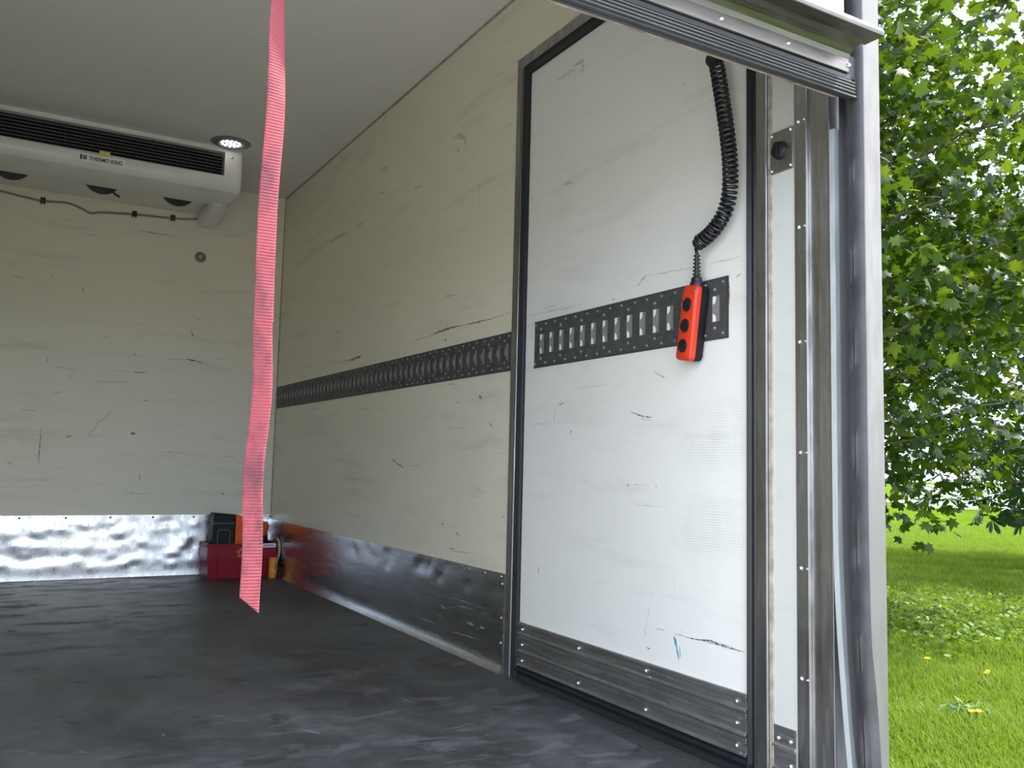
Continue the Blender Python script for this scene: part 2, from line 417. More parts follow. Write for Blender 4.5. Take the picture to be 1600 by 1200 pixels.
# --- kick plate along the right wall, turned out into a low foot at the floor
prof = [(XW, 0.337), (XW - 0.003, 0.337), (XW - 0.004, 0.05), (XW - 0.010, 0.030), (XW - 0.026, 0.012), (XW - 0.030, 0.0), (XW, 0.0)]
kr = MB(); ny = 90
ys = np.linspace(D1 + 0.012, YF - 0.016, ny)
kd = [(2.75 + rng.uniform(0, 1.6), rng.uniform(0.26, 0.32), rng.uniform(0.008, 0.022), rng.uniform(0.003, 0.007)) for _ in range(30)]
zl = np.concatenate([np.linspace(0.337, 0.05, 24)])
rings = []
for y in ys:
    r = []
    for z in zl:
        d = sum(a*math.exp(-((y-a0)/w)**2 - ((z-z0)/0.022)**2) for a0, z0, w, a in kd)
        r.append((XW - 0.008 + min(0.0062, d*0.7) - 0.0012*math.sin(y*3.1)*math.sin(z*9), y, z))
    r += [(XW - 0.010, y, 0.026), (XW - 0.016, y, 0.010), (XW - 0.022, y, 0.0), (XW, y, 0.0), (XW, y, 0.337)]
    rings.append(r)
kr.sweep(rings)
kr = kr.build('baseboard_right', m_kickr, smooth=True, auto=50); struct(kr, 'worn aluminium kick plate along the side wall', 'kick plate')
rv = MB()
for y in (2.72, 2.84, 2.96, 3.35, 3.8): rv.lathe([(0.005, 0), (0.004, 0.003), (0.0, 0.004)], (XW - 0.0075, y, 0.325), (-1, 0, 0), 8)
for z in (0.30, 0.185, 0.10): rv.lathe([(0.006, 0), (0.005, 0.003), (0.0, 0.005)], (XW - 0.0075, 2.715, z), (-1, 0, 0), 8)
tag(keep(rv.build('rivet_heads', m_rivet), kr), kind='stuff')

# --- steel frame round the side door, with black gasket
tr = MB()
tr.box(XW - 0.010, XO, 2.648, D1, 0.0, DT)
tr.box(XW - 0.010, XO, D0, 1.520, 0.0, DT)
tr.box(XW - 0.010, XO, 1.520, 2.648, 2.140, DT)
tr = tr.build('trim_1', m_steel, bevel=0.003); struct(tr, 'brushed steel frame round the side door', 'door frame')
gk = MB()
for (a, b_) in ((2.612, 2.648), (1.520, 1.556)):
    gk.prism([(XW - 0.004, a), (XW - 0.010, a + 0.008), (XW - 0.002, a + 0.018), (XW - 0.010, b_ - 0.006), (XW - 0.004, b_), (XO, b_), (XO, a)], 'z', 0.0, 2.140)
gk.box(XW - 0.004, XO, 1.556, 2.612, 2.108, 2.140)
keep(gk.build('gasket', m_rubber, bevel=0.002), tr)
keep(MB().box(XW - 0.012, XW - 0.009, 2.6500, 2.6550, 0.0, DT - 0.045).build('bright_edge', m_alu), tr)

# --- the side door leaf
d1 = empty('door_1', (XW, 2.08, 0.0)); struct(d1, 'white insulated side door with ribbed metal foot', 'door')
keep(MB().box(XW + 0.004, XO, 1.556, 2.612, 0.045, 2.108).build('door_panel', m_doorp, bevel=0.003), d1)
bs = MB(); bs.prism([(XW - 0.008, 0.003), (XW - 0.002, 0.020), (XW - 0.010, 0.034), (XW + 0.004, 0.046), (XO - 0.002, 0.046), (XO - 0.002, 0.003)], 'y', 1.540, 2.630)
keep(bs.build('bottom_gasket', m_rubber, bevel=0.002), d1)
for (z0, z1) in ((0.148, 0.190), (0.092, 0.146), (0.046, 0.090)):
    h = z1 - z0
    pr = [(XW + 0.004, z0), (XW - 0.007, z0 + 0.001), (XW - 0.007, z0 + 0.005), (XW - 0.002, z0 + 0.009), (XW - 0.002, z1 - 0.016), (XW - 0.004, z1 - 0.014), (XW - 0.004, z1 - 0.003), (XW - 0.001, z1), (XW + 0.004, z1)]
    keep(MB().prism(pr, 'y', 1.558, 2.610).build('kick_plank', m_plank, bevel=0.0012), d1)
rv = MB()
def riv(mb, y, z, r=0.006, x=XW - 0.003): mb.lathe([(r, 0), (r*0.9, 0.002), (r*0.5, 0.0045), (0.0, 0.005)], (x, y, z), (-1, 0, 0), 10)
for y in (2.58, 1.59):
    for z in (0.168, 0.118, 0.066): riv(rv, y, z)
for y in (2.25, 1.93):
    for z in (0.168, 0.066): riv(rv, y, z)
tag(keep(rv.build('rivet_heads', m_rivet), d1), kind='stuff')

# --- narrow kick plank on the white strip aft of the door
kp = empty('trim_3', (XW, 1.445, 0.0)); struct(kp, 'short ribbed metal foot on the white strip', 'kick plate')
for (z0, z1) in ((0.098, 0.146), (0.048, 0.096), (0.0, 0.046)):
    pr = [(XW, z0), (XW - 0.007, z0 + 0.001), (XW - 0.007, z0 + 0.005), (XW - 0.003, z0 + 0.009), (XW - 0.003, z1), (XW, z1)]
    keep(MB().prism(pr, 'y', 1.409, 1.476).build('kick_plank', m_plank, bevel=0.001), kp)
rv = MB(); riv(rv, 1.460, 0.118, 0.005); riv(rv, 1.425, 0.118, 0.005); riv(rv, 1.425, 0.066, 0.005)
tag(keep(rv.build('rivet_heads', m_rivet), kp), kind='stuff')
keep(MB().box(XW - 0.004, XW, 1.474, 1.486, 0.0, ZC).build('sealant_strip', m_caulk, bevel=0.0015), wr)

# --- rear corner post
po = empty('trim_2', (XW, 1.30, 0.0)); struct(po, 'steel rear corner post with rubber seal and guide rail', 'post')
keep(MB().box(XW - 0.004, XO, 1.369, 1.405, -0.1, ZC).build('rivet_flange', m_post, bevel=0.002), po)
keep(MB().prism([(XO, 1.369), (XW + 0.004, 1.369), (XW + 0.002, 1.340), (XW + 0.003, 1.312), (XW - 0.004, 1.309), (XW - 0.004, 1.304), (XO, 1.304)], 'z', -0.1, ZC).build('post_channel', m_post, bevel=0.001), po)
rv = MB()
for z in (0.02, 0.262, 0.50, 0.755, 1.005, 1.27, 1.52, 1.75): riv(rv, 1.392, z, 0.005, XW - 0.004); riv(rv, 1.374, z, 0.003, XW - 0.004)
tag(keep(rv.build('rivet_heads', m_rivet), po), kind='stuff')
def shift(z, amt, z0=0.62):
    q = max(0.0, z0 - z); return -amt * (q / 0.62) ** 1.8
zz = [-0.1] + list(np.linspace(-0.05, 0.7, 24)) + [0.9, 1.2, 1.47]
keep(MB().sweep([[(XW - 0.006, 1.304 + shift(z, 0.045), z), (XW - 0.009, 1.300 + shift(z, 0.045), z), (XW - 0.006, 1.289 + shift(z, 0.043), z), (XW + 0.012, 1.286 + shift(z, 0.043), z), (XW + 0.02, 1.304, z)] for z in zz]).build('guide_rail', m_galv, smooth=True), po)
z2 = [-0.1] + list(np.linspace(-0.05, 0.7, 24)) + [0.9, 1.2, 1.5, 1.8, 2.2, ZC]
keep(MB().sweep([[(XW + 0.016, 1.292 + shift(z, 0.03), z), (XW + 0.004, 1.284 + shift(z, 0.036), z), (XW + 0.010, 1.272 + shift(z, 0.034), z), (XW + 0.012, 1.260 + shift(z, 0.028), z), (XO - 0.002, 1.258, z), (XO - 0.002, 1.292, z)] for z in z2]).build('inner_seal', m_rubber, smooth=True, auto=60), po)
rng2 = random.Random(3)
def sealring(z):
    w = 0.0012 * math.sin(z*31) + 0.0008*math.sin(z*77+1)
    s = shift(z, 0.022)
    return [(XW + 0.010, 1.266 + s, z), (XW - 0.002 + w, 1.262 + s, z), (XW - 0.006 + w, 1.252 + s, z), (XW - 0.004, 1.246 + s, z), (XW - 0.007 + w, 1.240 + s, z), (XW - 0.004, 1.232 + s*0.8, z), (XW - 0.003, 1.224 + s*0.6, z), (XW + 0.002, YR + 0.002 + s*0.5, z), (XO - 0.004, YR + 0.004, z), (XO - 0.004, 1.262, z)]
keep(MB().sweep([sealring(z) for z in list(np.linspace(-0.1, 2.44, 110))]).build('side_seal', m_rubg, smooth=True, auto=50), po)
keep(MB().sweep([[(XW + 0.003 + (-shift(z, 0.009)), YR, z), (XW + 0.003 - shift(z, 0.009), YR + 0.03, z), (XO + 0.001, YR + 0.03, z), (XO + 0.001, YR, z)] for z in np.linspace(-0.1, ZC + 0.08, 40)]).build('outer_post', m_alu, bevel=0.0025), po)
# the same post on the far side of the opening
pl = MB().box(XL - 0.055, XL, YR - 0.004, YR + 0.19, -0.1, ZC + 0.08).build('trim_4', m_post, bevel=0.003); struct(pl, 'steel rear corner post opposite the side door', 'post')
hb = MB().box(XL, XW, YR + 0.004, YR + 0.06, 2.25, ZC + 0.08).build('trim_5', m_alu, bevel=0.003); struct(hb, 'rear roof header beam above the lift door', 'header')

# --- lift door pulled part of the way up: white panel, rail, ribbed extrusion, rubber
d2 = empty('door_2', (0.33, 1.25, 1.52)); struct(d2, 'part-raised rear lift door with ribbed rubber bottom edge', 'door')
xa, xb = XL + 0.02, 1.528
keep(MB().box(xa, xb, 1.236, 1.282, 1.60, 2.25).build('door_panel', m_panel, bevel=0.003), d2)
keep(MB().prism([(1.232, 1.566), (1.226, 1.568), (1.226, 1.596), (1.222, 1.606), (1.212, 1.614), (1.185, 1.622), (1.152, 1.622), (1.150, 1.630), (1.154, 1.640), (1.222, 1.650), (1.236, 1.660), (1.236, 1.566)], 'x', xa, xb).build('handle_ledge', m_alub, bevel=0.0015), d2)
keep(MB().prism([(1.152, 1.6225), (1.150, 1.630), (1.154, 1.640), (1.200, 1.646), (1.200, 1.6225)], 'x', xb - 0.004, xb + 0.018).build('ledge_tip', m_alub, bevel=0.001), d2)
ext = [(1.250, 1.566), (1.234, 1.566), (1.234, 1.552)]
for k in range(4):
    z = 1.550 - k * 0.0072
    ext += [(1.228, z), (1.2235, z - 0.0018), (1.2235, z - 0.0040), (1.228, z - 0.0058)]
ext += [(1.232, 1.520), (1.250, 1.520)]
keep(MB().prism(ext, 'x', xa, 1.545).build('ribbed_extrusion', m_ext, bevel=0.0006, segs=1), d2)
keep(MB().prism([(1.234, 1.5655), (1.229, 1.564), (1.2285, 1.553), (1.236, 1.5525), (1.24, 1.5655)], 'x', xa, 1.536).build('upper_seal', m_rubber, bevel=0.001), d2)
sl_ = [(1.250, 1.545), (1.226, 1.5205), (1.224, 1.516), (1.229, 1.513), (1.236, 1.516), (1.240, 1.5215), (1.244, 1.5215), (1.256, 1.529), (1.268, 1.5365), (1.274, 1.541), (1.272, 1.55)]
keep(MB().prism(sl_, 'x', xa, 1.552).build('bottom_seal', m_rubd, bevel=0.001), d2)
keep(MB().prism([(1.2745, 1.541), (1.279, 1.5365), (1.286, 1.539), (1.285, 1.602), (1.2745, 1.602)], 'x', xa, 1.548).build('inner_lip', m_caulk, bevel=0.001), d2)
keep(MB().box(xb + 0.002, XW + 0.012, 1.232, 1.262, 1.558, 1.612).build('seal_corner', m_rubg, bevel=0.004), d2)
rv = MB()
for x in np.arange(-0.72, 1.53, 0.183): rv.lathe([(0.0055, 0), (0.005, 0.002), (0.003, 0.004), (0, 0.0045)], (x + 0.05, 1.226, 1.583), (0, -1, 0), 10)
tag(keep(rv.build('rivet_heads', m_rivet), d2), kind='stuff')

# ------------------------------------------------------------------ scuffs and marks that belong to the walls
def ribbon(mb, pts, w, nrm, off=0.0007):
    pts = [Vector(p) for p in pts]; n = Vector(nrm); L = len(pts)
    vs_ = []
    for i, p in enumerate(pts):
        t = (pts[min(i+1, L-1)] - pts[max(i-1, 0)]).normalized(); s_ = t.cross(n).normalized()
        k = math.sin(PI * (i + 0.35) / (L - 0.3)) if L > 2 else 1.0
        k = max(0.18, k) * random.uniform(0.7, 1.25)
        vs_ += [p + n*off + s_*w*0.5*k, p + n*off - s_*w*0.5*k]
    mb.add(vs_, [(2*i, 2*i+1, 2*i+3, 2*i+2) for i in range(L - 1)])
def scuffs(parent, unproj, nrm, items, jit=0.0012):
    for mat_, w, pix in items:
        P = [Vector(unproj(*p)) for p in pix]; pts = []
        for a, b_ in zip(P[:-1], P[1:]):
            k = max(2, int((b_ - a).length / 0.02))
            for i in range(k): pts.append(a.lerp(b_, i / k) + Vector([random.gauss(0, jit) * (1 - abs(q)) for q in nrm]))
        pts.append(P[-1])
        mb = MB(); ribbon(mb, pts, w, nrm)
        keep(mb.build('scuff_mark', mat_), parent)
S, F, B = m_scuff, m_scufl, m_blue
scuffs(wr, lambda a, b_: on_x(a, b_, XW), (-1, 0, 0), [
    (S, 0.010, [(673, 524), (695, 515), (722, 508)]), (F, 0.006, [(628, 540), (660, 529), (690, 520)]), (S, 0.006, [(722, 509), (748, 503), (775, 496)]), (F, 0.006, [(770, 497), (799, 488)]),
    (S, 0.014, [(543, 564), (555, 560), (566, 556)]), (F, 0.010, [(530, 566), (560, 560)]),
    (F, 0.004, [(716, 308), (745, 293), (788, 268)]), (F, 0.005, [(749, 278), (749, 330)]), (F, 0.005, [(781, 206), (798, 194), (808, 188)]),
    (F, 0.020, [(706, 216), (716, 212), (727, 216), (728, 228)]), (F, 0.010, [(714, 228), (718, 240)]), (F, 0.020, [(596, 266), (605, 262), (604, 275)]),
    (F, 0.016, [(510, 380), (530, 370), (545, 362)]), (F, 0.016, [(556, 356), (568, 346)]), (F, 0.012, [(645, 296), (660, 290)]), (F, 0.010, [(590, 303), (604, 298)]),
    (S, 0.008, [(612, 716), (620, 724), (632, 731)]), (F, 0.005, [(636, 728), (660, 727)]), (F, 0.005, [(700, 860), (730, 864), (752, 868)]), (S, 0.005, [(703, 857), (710, 858)]),
    (S, 0.012, [(689, 817), (693, 820)]), (S, 0.012, [(713, 832), (717, 836)]), (F, 0.004, [(655, 845), (655, 860)]), (F, 0.012, [(644, 833), (647, 837)]),
    (B, 0.012, [(748, 619), (753, 622)]), (B, 0.006, [(764, 660), (770, 668)]), (B, 0.006, [(785, 806), (788, 809)]), (F, 0.008, [(712, 628), (718, 630)]),
    (F, 0.010, [(693, 465), (712, 460)]), (S, 0.012, [(694, 530), (698, 531)]), (F, 0.008, [(700, 601), (712, 600)]), (F, 0.006, [(560, 640), (580, 637)]),
    (F, 0.006, [(770, 120), (790, 112)]), (F, 0.006, [(480, 640), (500, 637)]), (F, 0.01, [(524, 520), (535, 516)]), (F, 0.004, [(690, 670), (735, 668)]),
    (F, 0.004, [(730, 760), (760, 770)]), (F, 0.004, [(540, 760), (548, 790)]), (F, 0.01, [(468, 466), (472, 468)]), (F, 0.006, [(470, 575), (490, 570)])])
scuffs(d1, lambda a, b_: on_x(a, b_, XW + 0.004), (-1, 0, 0), [
    (S, 0.003, [(1025, 982), (1038, 985)]), (S, 0.004, [(1054, 990), (1080, 996), (1110, 1002), (1135, 1010), (1165, 1019)]), (S, 0.003, [(1100, 1000), (1130, 1010), (1160, 1018)]),
    (B, 0.010, [(1053, 993), (1055, 1000), (1058, 1012)]), (B, 0.005, [(1057, 1008), (1061, 1031)]), (B, 0.004, [(1062, 1010), (1063, 1028)]),
    (S, 0.005, [(842, 884), (841, 898)]), (F, 0.003, [(1019, 928), (1012, 965), (1005, 1000)]), (F, 0.002, [(1052, 898), (1055, 930)]), (S, 0.004, [(1007, 984), (1010, 991)]), (S, 0.004, [(1010, 1012), (1016, 1013)]),
    (F, 0.005, [(869, 634), (866, 650), (867, 668)]), (S, 0.005, [(872, 632), (881, 629)]), (F, 0.003, [(822, 663), (866, 662)]), (m_blue, 0.005, [(891, 677), (894, 673)]),
    (S, 0.005, [(985, 643), (1005, 651), (1020, 652)]), (F, 0.004, [(1000, 654), (1018, 657)]), (F, 0.006, [(1020, 580), (1045, 593)]), (F, 0.004, [(905, 606), (950, 602)]),
    (S, 0.005, [(981, 757), (983, 758)]), (S, 0.005, [(1025, 759), (1026, 760)]), (F, 0.003, [(990, 757), (1015, 758)]), (F, 0.003, [(990, 788), (1035, 792)]),
    (F, 0.006, [(823, 495), (850, 488), (900, 478)]), (S, 0.003, [(955, 467), (962, 466)]), (F, 0.006, [(850, 482), (870, 478)]), (F, 0.010, [(995, 448), (1005, 436), (1012, 430)]), (F, 0.003, [(1000, 433), (1050, 424), (1100, 415)]),
    (F, 0.004, [(1110, 412), (1160, 400)]), (S, 0.004, [(1150, 435), (1158, 428)]), (S, 0.006, [(1139, 440), (1139, 475)]), (F, 0.015, [(895, 105), (910, 95), (912, 115)]), (F, 0.010, [(870, 125), (900, 108)]), (F, 0.006, [(1065, 130), (1072, 136)]),
    (F, 0.012, [(880, 290), (895, 285)]), (F, 0.005, [(829, 528), (838, 527)])])
scuffs(wf, lambda a, b_: on_y(a, b_, YF), (0, -1, 0), [
    (S, 0.007, [(64, 667), (62, 695), (60, 725)]), (F, 0.010, [(135, 686), (150, 665), (170, 646), (184, 640)]), (S, 0.008, [(102, 683), (113, 681)]), (S, 0.008, [(205, 582), (230, 582)]), (F, 0.006, [(175, 579), (205, 581)]),
    (S, 0.009, [(288, 561), (300, 563), (318, 567)]), (F, 0.006, [(255, 561), (290, 563)]), (S, 0.008, [(222, 626), (232, 625)]), (S, 0.006, [(208, 553), (213, 554)]), (F, 0.014, [(299, 515), (301, 525)]), (S, 0.012, [(299, 521), (302, 525)]),
    (F, 0.008, [(80, 573), (120, 576)]), (F, 0.006, [(118, 577), (106, 595)]), (S, 0.006, [(75, 558), (74, 566)]), (F, 0.008, [(80, 614), (100, 612)]), (S, 0.006, [(129, 450), (130, 458)]), (S, 0.008, [(217, 742), (219, 754)]),
    (m_teal, 0.018, [(204, 677), (211, 677)]), (F, 0.008, [(335, 560), (350, 561)]), (F, 0.010, [(150, 596), (200, 597)]), (F, 0.006, [(140, 505), (146, 508)]), (F, 0.010, [(160, 525), (170, 526)]), (F, 0.008, [(345, 712), (368, 715)]),
    (S, 0.006, [(205, 358), (240, 364), (285, 371)]), (F, 0.006, [(120, 363), (160, 370)]), (F, 0.006, [(98, 342), (115, 345)]), (F, 0.008, [(305, 499), (315, 498)]), (F, 0.012, [(10, 720), (25, 728)]), (F, 0.010, [(30, 640), (60, 642)]),
    (F, 0.012, [(20, 430), (45, 436)]), (F, 0.012, [(78, 428), (84, 432)]), (S, 0.010, [(346, 771), (351, 772)]), (F, 0.006, [(190, 770), (240, 772)]), (F, 0.006, [(235, 705), (290, 708)])])

G = scuffmat('bright_scratch', (0.62, 0.62, 0.62), 0.36, 0.60, 0.55)
scuffs(kr, lambda a, b_: on_x(a, b_, XW - 0.0098), (-1, 0, 0), [
    (G, 0.004, [(641, 961), (665, 969), (690, 978)]), (G, 0.003, [(695, 930), (725, 940), (750, 948)]), (G, 0.003, [(709, 944), (745, 955)]), (G, 0.004, [(652, 906), (651, 935), (651, 962)]),
    (G, 0.010, [(688, 945), (696, 951)]), (G, 0.010, [(730, 972), (740, 977)]), (G, 0.008, [(750, 979), (757, 982)]), (G, 0.003, [(495, 878), (530, 890)]), (m_scuff, 0.010, [(635, 908), (638, 910)]), (G, 0.003, [(590, 945), (640, 965)]),
    (G, 0.003, [(700, 985), (760, 1003)]), (m_scuff, 0.008, [(748, 987), (753, 990)]), (G, 0.004, [(535, 870), (535, 882)]), (G, 0.004, [(560, 890), (562, 905)])])
scuffs(fl, lambda a, b_: on_z(a, b_, 0.0), (0, 0, 1), [
    (m_scuff, 0.030, [(300, 1118), (312, 1121)]), (m_scuff, 0.024, [(98, 1119), (104, 1121)]), (m_scuff, 0.020, [(115, 1066), (130, 1068)]), (m_scuff, 0.030, [(10, 985), (25, 987)]), (m_scuff, 0.018, [(108, 1158), (114, 1160)]),
    (G, 0.006, [(112, 1064), (130, 1062), (145, 1065)]), (G, 0.004, [(30, 1175), (60, 1180)]), (G, 0.006, [(490, 1030), (503, 1033)]), (G, 0.010, [(340, 1118), (352, 1120)]), (G, 0.006, [(550, 1050), (570, 1056)]), (G, 0.004, [(250, 1148), (258, 1150)]),
    (m_scuff, 0.022, [(400, 980), (412, 983)]), (m_scuff, 0.016, [(240, 1058), (256, 1060)]), (m_scuff, 0.020, [(390, 1095), (420, 1094)]), (G, 0.005, [(620, 1090), (650, 1100)]), (G, 0.006, [(120, 1175), (140, 1178)]), (G, 0.004, [(700, 1140), (730, 1132)]), (G, 0.008, [(470, 1140), (500, 1146)])], 0.004)

# ------------------------------------------------------------------ cargo tracks
def cargo_track(name, label, y0, y1, z0, z1, x, slot0, pitch, nslot, sw, sh, back, tongue_parts, group=None):
    """slotted plate on a side wall; each slot is a real opening with a pressed tongue"""
    o = empty(name, (x, (y0+y1)/2, z0)); tag(o, label, 'cargo rail', group)
    zc = (z0 + z1) / 2; xf = x - 0.0026
    p = MB()
    p.box(xf, x, y0, y1, zc + sh/2, z1); p.box(xf, x, y0, y1, z0, zc - sh/2)
    cs = [slot0 + pitch*k for k in range(nslot)]; edges = [y0] + [v for c in cs for v in (c - sw/2, c + sw/2)] + [y1]
    for k in range(0, len(edges), 2): p.box(xf, x, edges[k], edges[k+1], zc - sh/2, zc + sh/2)
    keep(p.build('plate', m_track), o)
    fr = MB()      # raised ridge above and below the slots
    for zr in (zc + sh/2 + 0.012, zc - sh/2 - 0.012): fr.prism([(xf, zr - 0.004), (xf - 0.0015, zr), (xf, zr + 0.004)], 'y', y0 + 0.004, y1 - 0.004)
    keep(fr.build('ridge', m_track), o)
    keep(MB().box(x - 0.0008, x + 0.001, y0 + 0.002, y1 - 0.002, zc - sh/2 - 0.003, zc + sh/2 + 0.003).build('backing', back), o)
    def tong(c):
        a, b_ = sw/2, sh/2
        out = [(-a, -b_), (-a, b_), (a*0.02, b_), (a*0.08, b_*0.62), (a*0.30, b_*0.46), (a*0.65, b_*0.38), (a*0.99, b_*0.36), (a*0.99, -b_*0.36), (a*0.65, -b_*0.38), (a*0.30, -b_*0.46), (a*0.08, -b_*0.62), (a*0.02, -b_)]
        inx = [0.0020, 0.0020, 0.0012, 0.0014, 0.0018, 0.0022, 0.0024, 0.0024, 0.0022, 0.0018, 0.0014, 0.0012]
        vs_ = [(x - i_, c + u, zc + v) for (u, v), i_ in zip(out, inx)] + [(x - 0.0009, c + u, zc + v) for (u, v) in out]
        n = len(out)
        return vs_, [tuple(range(n))] + [(i, (i+1) % n, n + (i+1) % n, n + i) for i in range(n)]
    if tongue_parts:
        for c in cs: mb = MB(); mb.add(*tong(c)); keep(mb.build('slot_tongue', m_tongue), o)
    else:
        mb = MB()
        for c in cs: mb.add(*tong(c))
        tag(keep(mb.build('slot_tongues', m_tongue), o), kind='stuff')
    r = MB()
    for k in range(int((y1 - y0) / (pitch/1.0)) + 1):
        y = y0 + 0.014 + pitch * k
        if y > y1 - 0.006: break
        for z in (z1 - 0.010, z0 + 0.010): riv(r, y + (0.004 if k % 2 else 0), z, 0.0042, xf)
        if k % 2 == 0:
            for z in (z1 - 0.026, z0 + 0.026): riv(r, y + 0.03 if y + 0.03 < y1 else y, z, 0.0055, xf)
    tag(keep(r.build('rivet_heads', m_trivet), o), kind='stuff')
    # dirty sealant outline
    e = MB(); e.box(x - 0.003, x, y0 - 0.004, y1 + 0.004, z1, z1 + 0.003); e.box(x - 0.003, x, y0 - 0.004, y1 + 0.004, z0 - 0.004, z0); e.box(x - 0.003, x, y0 - 0.004, y0, z0, z1)
    keep(e.build('sealant_edge', m_grey), o)
    return o
cargo_track('cargo_track', 'short grey slotted rail with white slots on the side door', 1.628, 2.548, 1.046, 1.197, XW + 0.004, 1.668, 0.0596, 15, 0.027, 0.066, m_foam, True)
cargo_track('cargo_track', 'long grey slotted rail running along the wall to the far corner', 2.702, 5.735, 1.050, 1.183, XW, 2.735, 0.0600, 50, 0.027, 0.060, m_track, False)

# ------------------------------------------------------------------ hand control on a coiled cable
rc = empty('hand_control', (1.53, 1.70, 0.985)); tag(rc, 'orange and black three-button hand control hanging on a coiled cable', 'remote control')
RW, RH, RD = 0.061, 0.186, 0.046
top = Vector(on_x(1086, 446, 1.530)); bot = Vector(on_x(1073, 564, 1.530))
up = (top - bot).normalized()
nrm = Vector((-math.cos(math.radians(-2)), -math.sin(math.radians(-2)), 0)); nrm = (nrm - up*nrm.dot(up)).normalized()
side = up.cross(nrm).normalized()
ctr = (top + bot) / 2 - nrm * 0.0
RM = Matrix.Identity(4)
for i in range(3): RM[i][0] = side[i]; RM[i][1] = up[i]; RM[i][2] = nrm[i]; RM[i][3] = ctr[i]
def rrect(w, h, r, n=5, taper=1.0):
    pts = []
    for cx, cy, a0 in ((w/2-r, h/2-r, 0), (-w/2+r, h/2-r, 90), (-w/2+r, -h/2+r, 180), (w/2-r, -h/2+r, 270)):
        for k in range(n + 1):
            a = math.radians(a0 + 90*k/n); x_, y_ = cx + r*math.cos(a), cy + r*math.sin(a)
            pts.append((x_ * (1 + (taper-1)*(y_/h + 0.5)), y_))
    return pts
def slab(layers):
    m_ = MB(); m_.sweep([[(x_, y_, z_) for x_, y_ in rrect(w, h, r, 5, 0.92)] for w, h, r, z_ in layers]); return m_
RHH = (top - bot).length
keep(slab([(RW-0.012, RHH-0.012, 0.010, -0.030), (RW-0.003, RHH-0.003, 0.013, -0.025), (RW, RHH, 0.014, -0.012), (RW, RHH, 0.014, -0.001)]).xf(RM).build('rear_shell', m_blk2, smooth=True, auto=35), rc)
fs_ = keep(slab([(RW, RHH, 0.014, -0.001), (RW, RHH, 0.014, 0.010), (RW-0.003, RHH-0.003, 0.013, 0.014), (RW-0.010, RHH-0.010, 0.011, 0.0165)]).xf(RM).build('front_shell', m_org, smooth=True, auto=35), rc)
for k, v in enumerate((0.046, -0.008, -0.060)):
    m_ = MB().lathe([(0.0205, 0.0155), (0.0205, 0.0185), (0.0185, 0.0190)], (0, v, 0), (0, 0, 1), 24).xf(RM)
    keep(m_.build('button_ring', m_org, smooth=True, auto=35), rc)
    m_ = MB().lathe([(0.0180, 0.0160), (0.0180, 0.0195), (0.0155, 0.0215), (0.008, 0.0205), (0, 0.0202)], (0, v, 0), (0, 0, 1), 24).xf(RM)
    keep(m_.build('button', m_blk, smooth=True, auto=50), rc)
for u_ in (-0.018, 0.018):
    keep(MB().lathe([(0.004, 0.0160), (0.0035, 0.0175), (0, 0.0178)], (u_, RHH/2 - 0.016, 0), (0, 0, 1), 10).xf(RM).build('screw', m_steel), rc)
# strain relief
gl_top = Vector(on_x(1089, 396, 1.525)); gl_bot = top - up*0.004 - nrm*0.004 + side * 0.002
ax = (gl_top - gl_bot); Lg = ax.length
pr = [(0.0, -0.002), (0.0175, -0.002), (0.0175, 0.010), (0.015, 0.014), (0.0135, 0.024), (0.011, 0.026)]
h = 0.027; k = 0
while h < Lg - 0.006:
    q = 1 - 0.35 * (h / Lg)
    pr += [(0.0075*q, h), (0.0075*q, h + 0.0025), (0.0125*q, h + 0.0035), (0.0125*q, h + 0.0075), (0.0075*q, h + 0.0085)]; h += 0.0095
pr += [(0.005, h), (0.0, h)]
keep(MB().lathe(pr, gl_bot, ax, 16).build('cable_sleeve', m_blk, smooth=True, auto=40), rc)
# coil
cp = [Vector(on_x(*p, 1.522)) for p in ((1117, 88), (1123, 120), (1130, 165), (1137, 215), (1141, 262), (1140, 300), (1132, 332), (1116, 358), (1099, 374), (1087, 382))]
def catmull(P, n):
    out = []
    P = [P[0]*2 - P[1]] + P + [P[-1]*2 - P[-2]]
    for i in range(1, len(P) - 2):
        for k in range(n):
            t = k / n
            out.append(0.5*((2*P[i]) + (P[i+1]-P[i-1])*t + (2*P[i-1]-5*P[i]+4*P[i+1]-P[i+2])*t*t + (3*P[i]-P[i-1]-3*P[i+1]+P[i+2])*t**3))
    out.append(P[-2]); return out
path = catmull(cp, 90)
acc = [0.0]
for a, b_ in zip(path[:-1], path[1:]): acc.append(acc[-1] + (b_ - a).length)
L = acc[-1]; turns = 41.0; cr = 0.0160; tr_ = 0.0045
pts = []; nS = int(turns * 18); j = 0
for i in range(nS + 1):
    u_ = i / nS; d_ = L * (1.10*u_ - 0.10*u_*u_)
    d_ = min(d_, L)
    while j < len(acc) - 2 and acc[j+1] < d_: j += 1
    f_ = (d_ - acc[j]) / max(1e-9, acc[j+1] - acc[j]); p = path[j].lerp(path[j+1], min(1, f_))
    t_ = (path[min(j+4, len(path)-1)] - path[max(0, j-4)]).normalized()
    e1 = Vector((1, 0, 0)); e1 = (e1 - t_*e1.dot(t_)).normalized(); e2 = t_.cross(e1)
    a = 2*PI*turns*u_
    q = min(1.0, u_*turns/0.6, (1-u_)*turns/0.8); r_ = cr * (0.25 + 0.75*q)
    pts.append(p + e1*math.cos(a)*r_ + e2*math.sin(a)*r_)
pts = pts + [pts[-1].lerp(gl_top, 0.5) + Vector((0, 0.004, 0)), gl_top, gl_top.lerp(gl_bot, 0.1)]
lead = [Vector((XW - 0.012, 1.70, 2.02)), Vector((XW - 0.02, 1.695, 1.90)), pts[0] + Vector((0, 0.02, 0.035))]
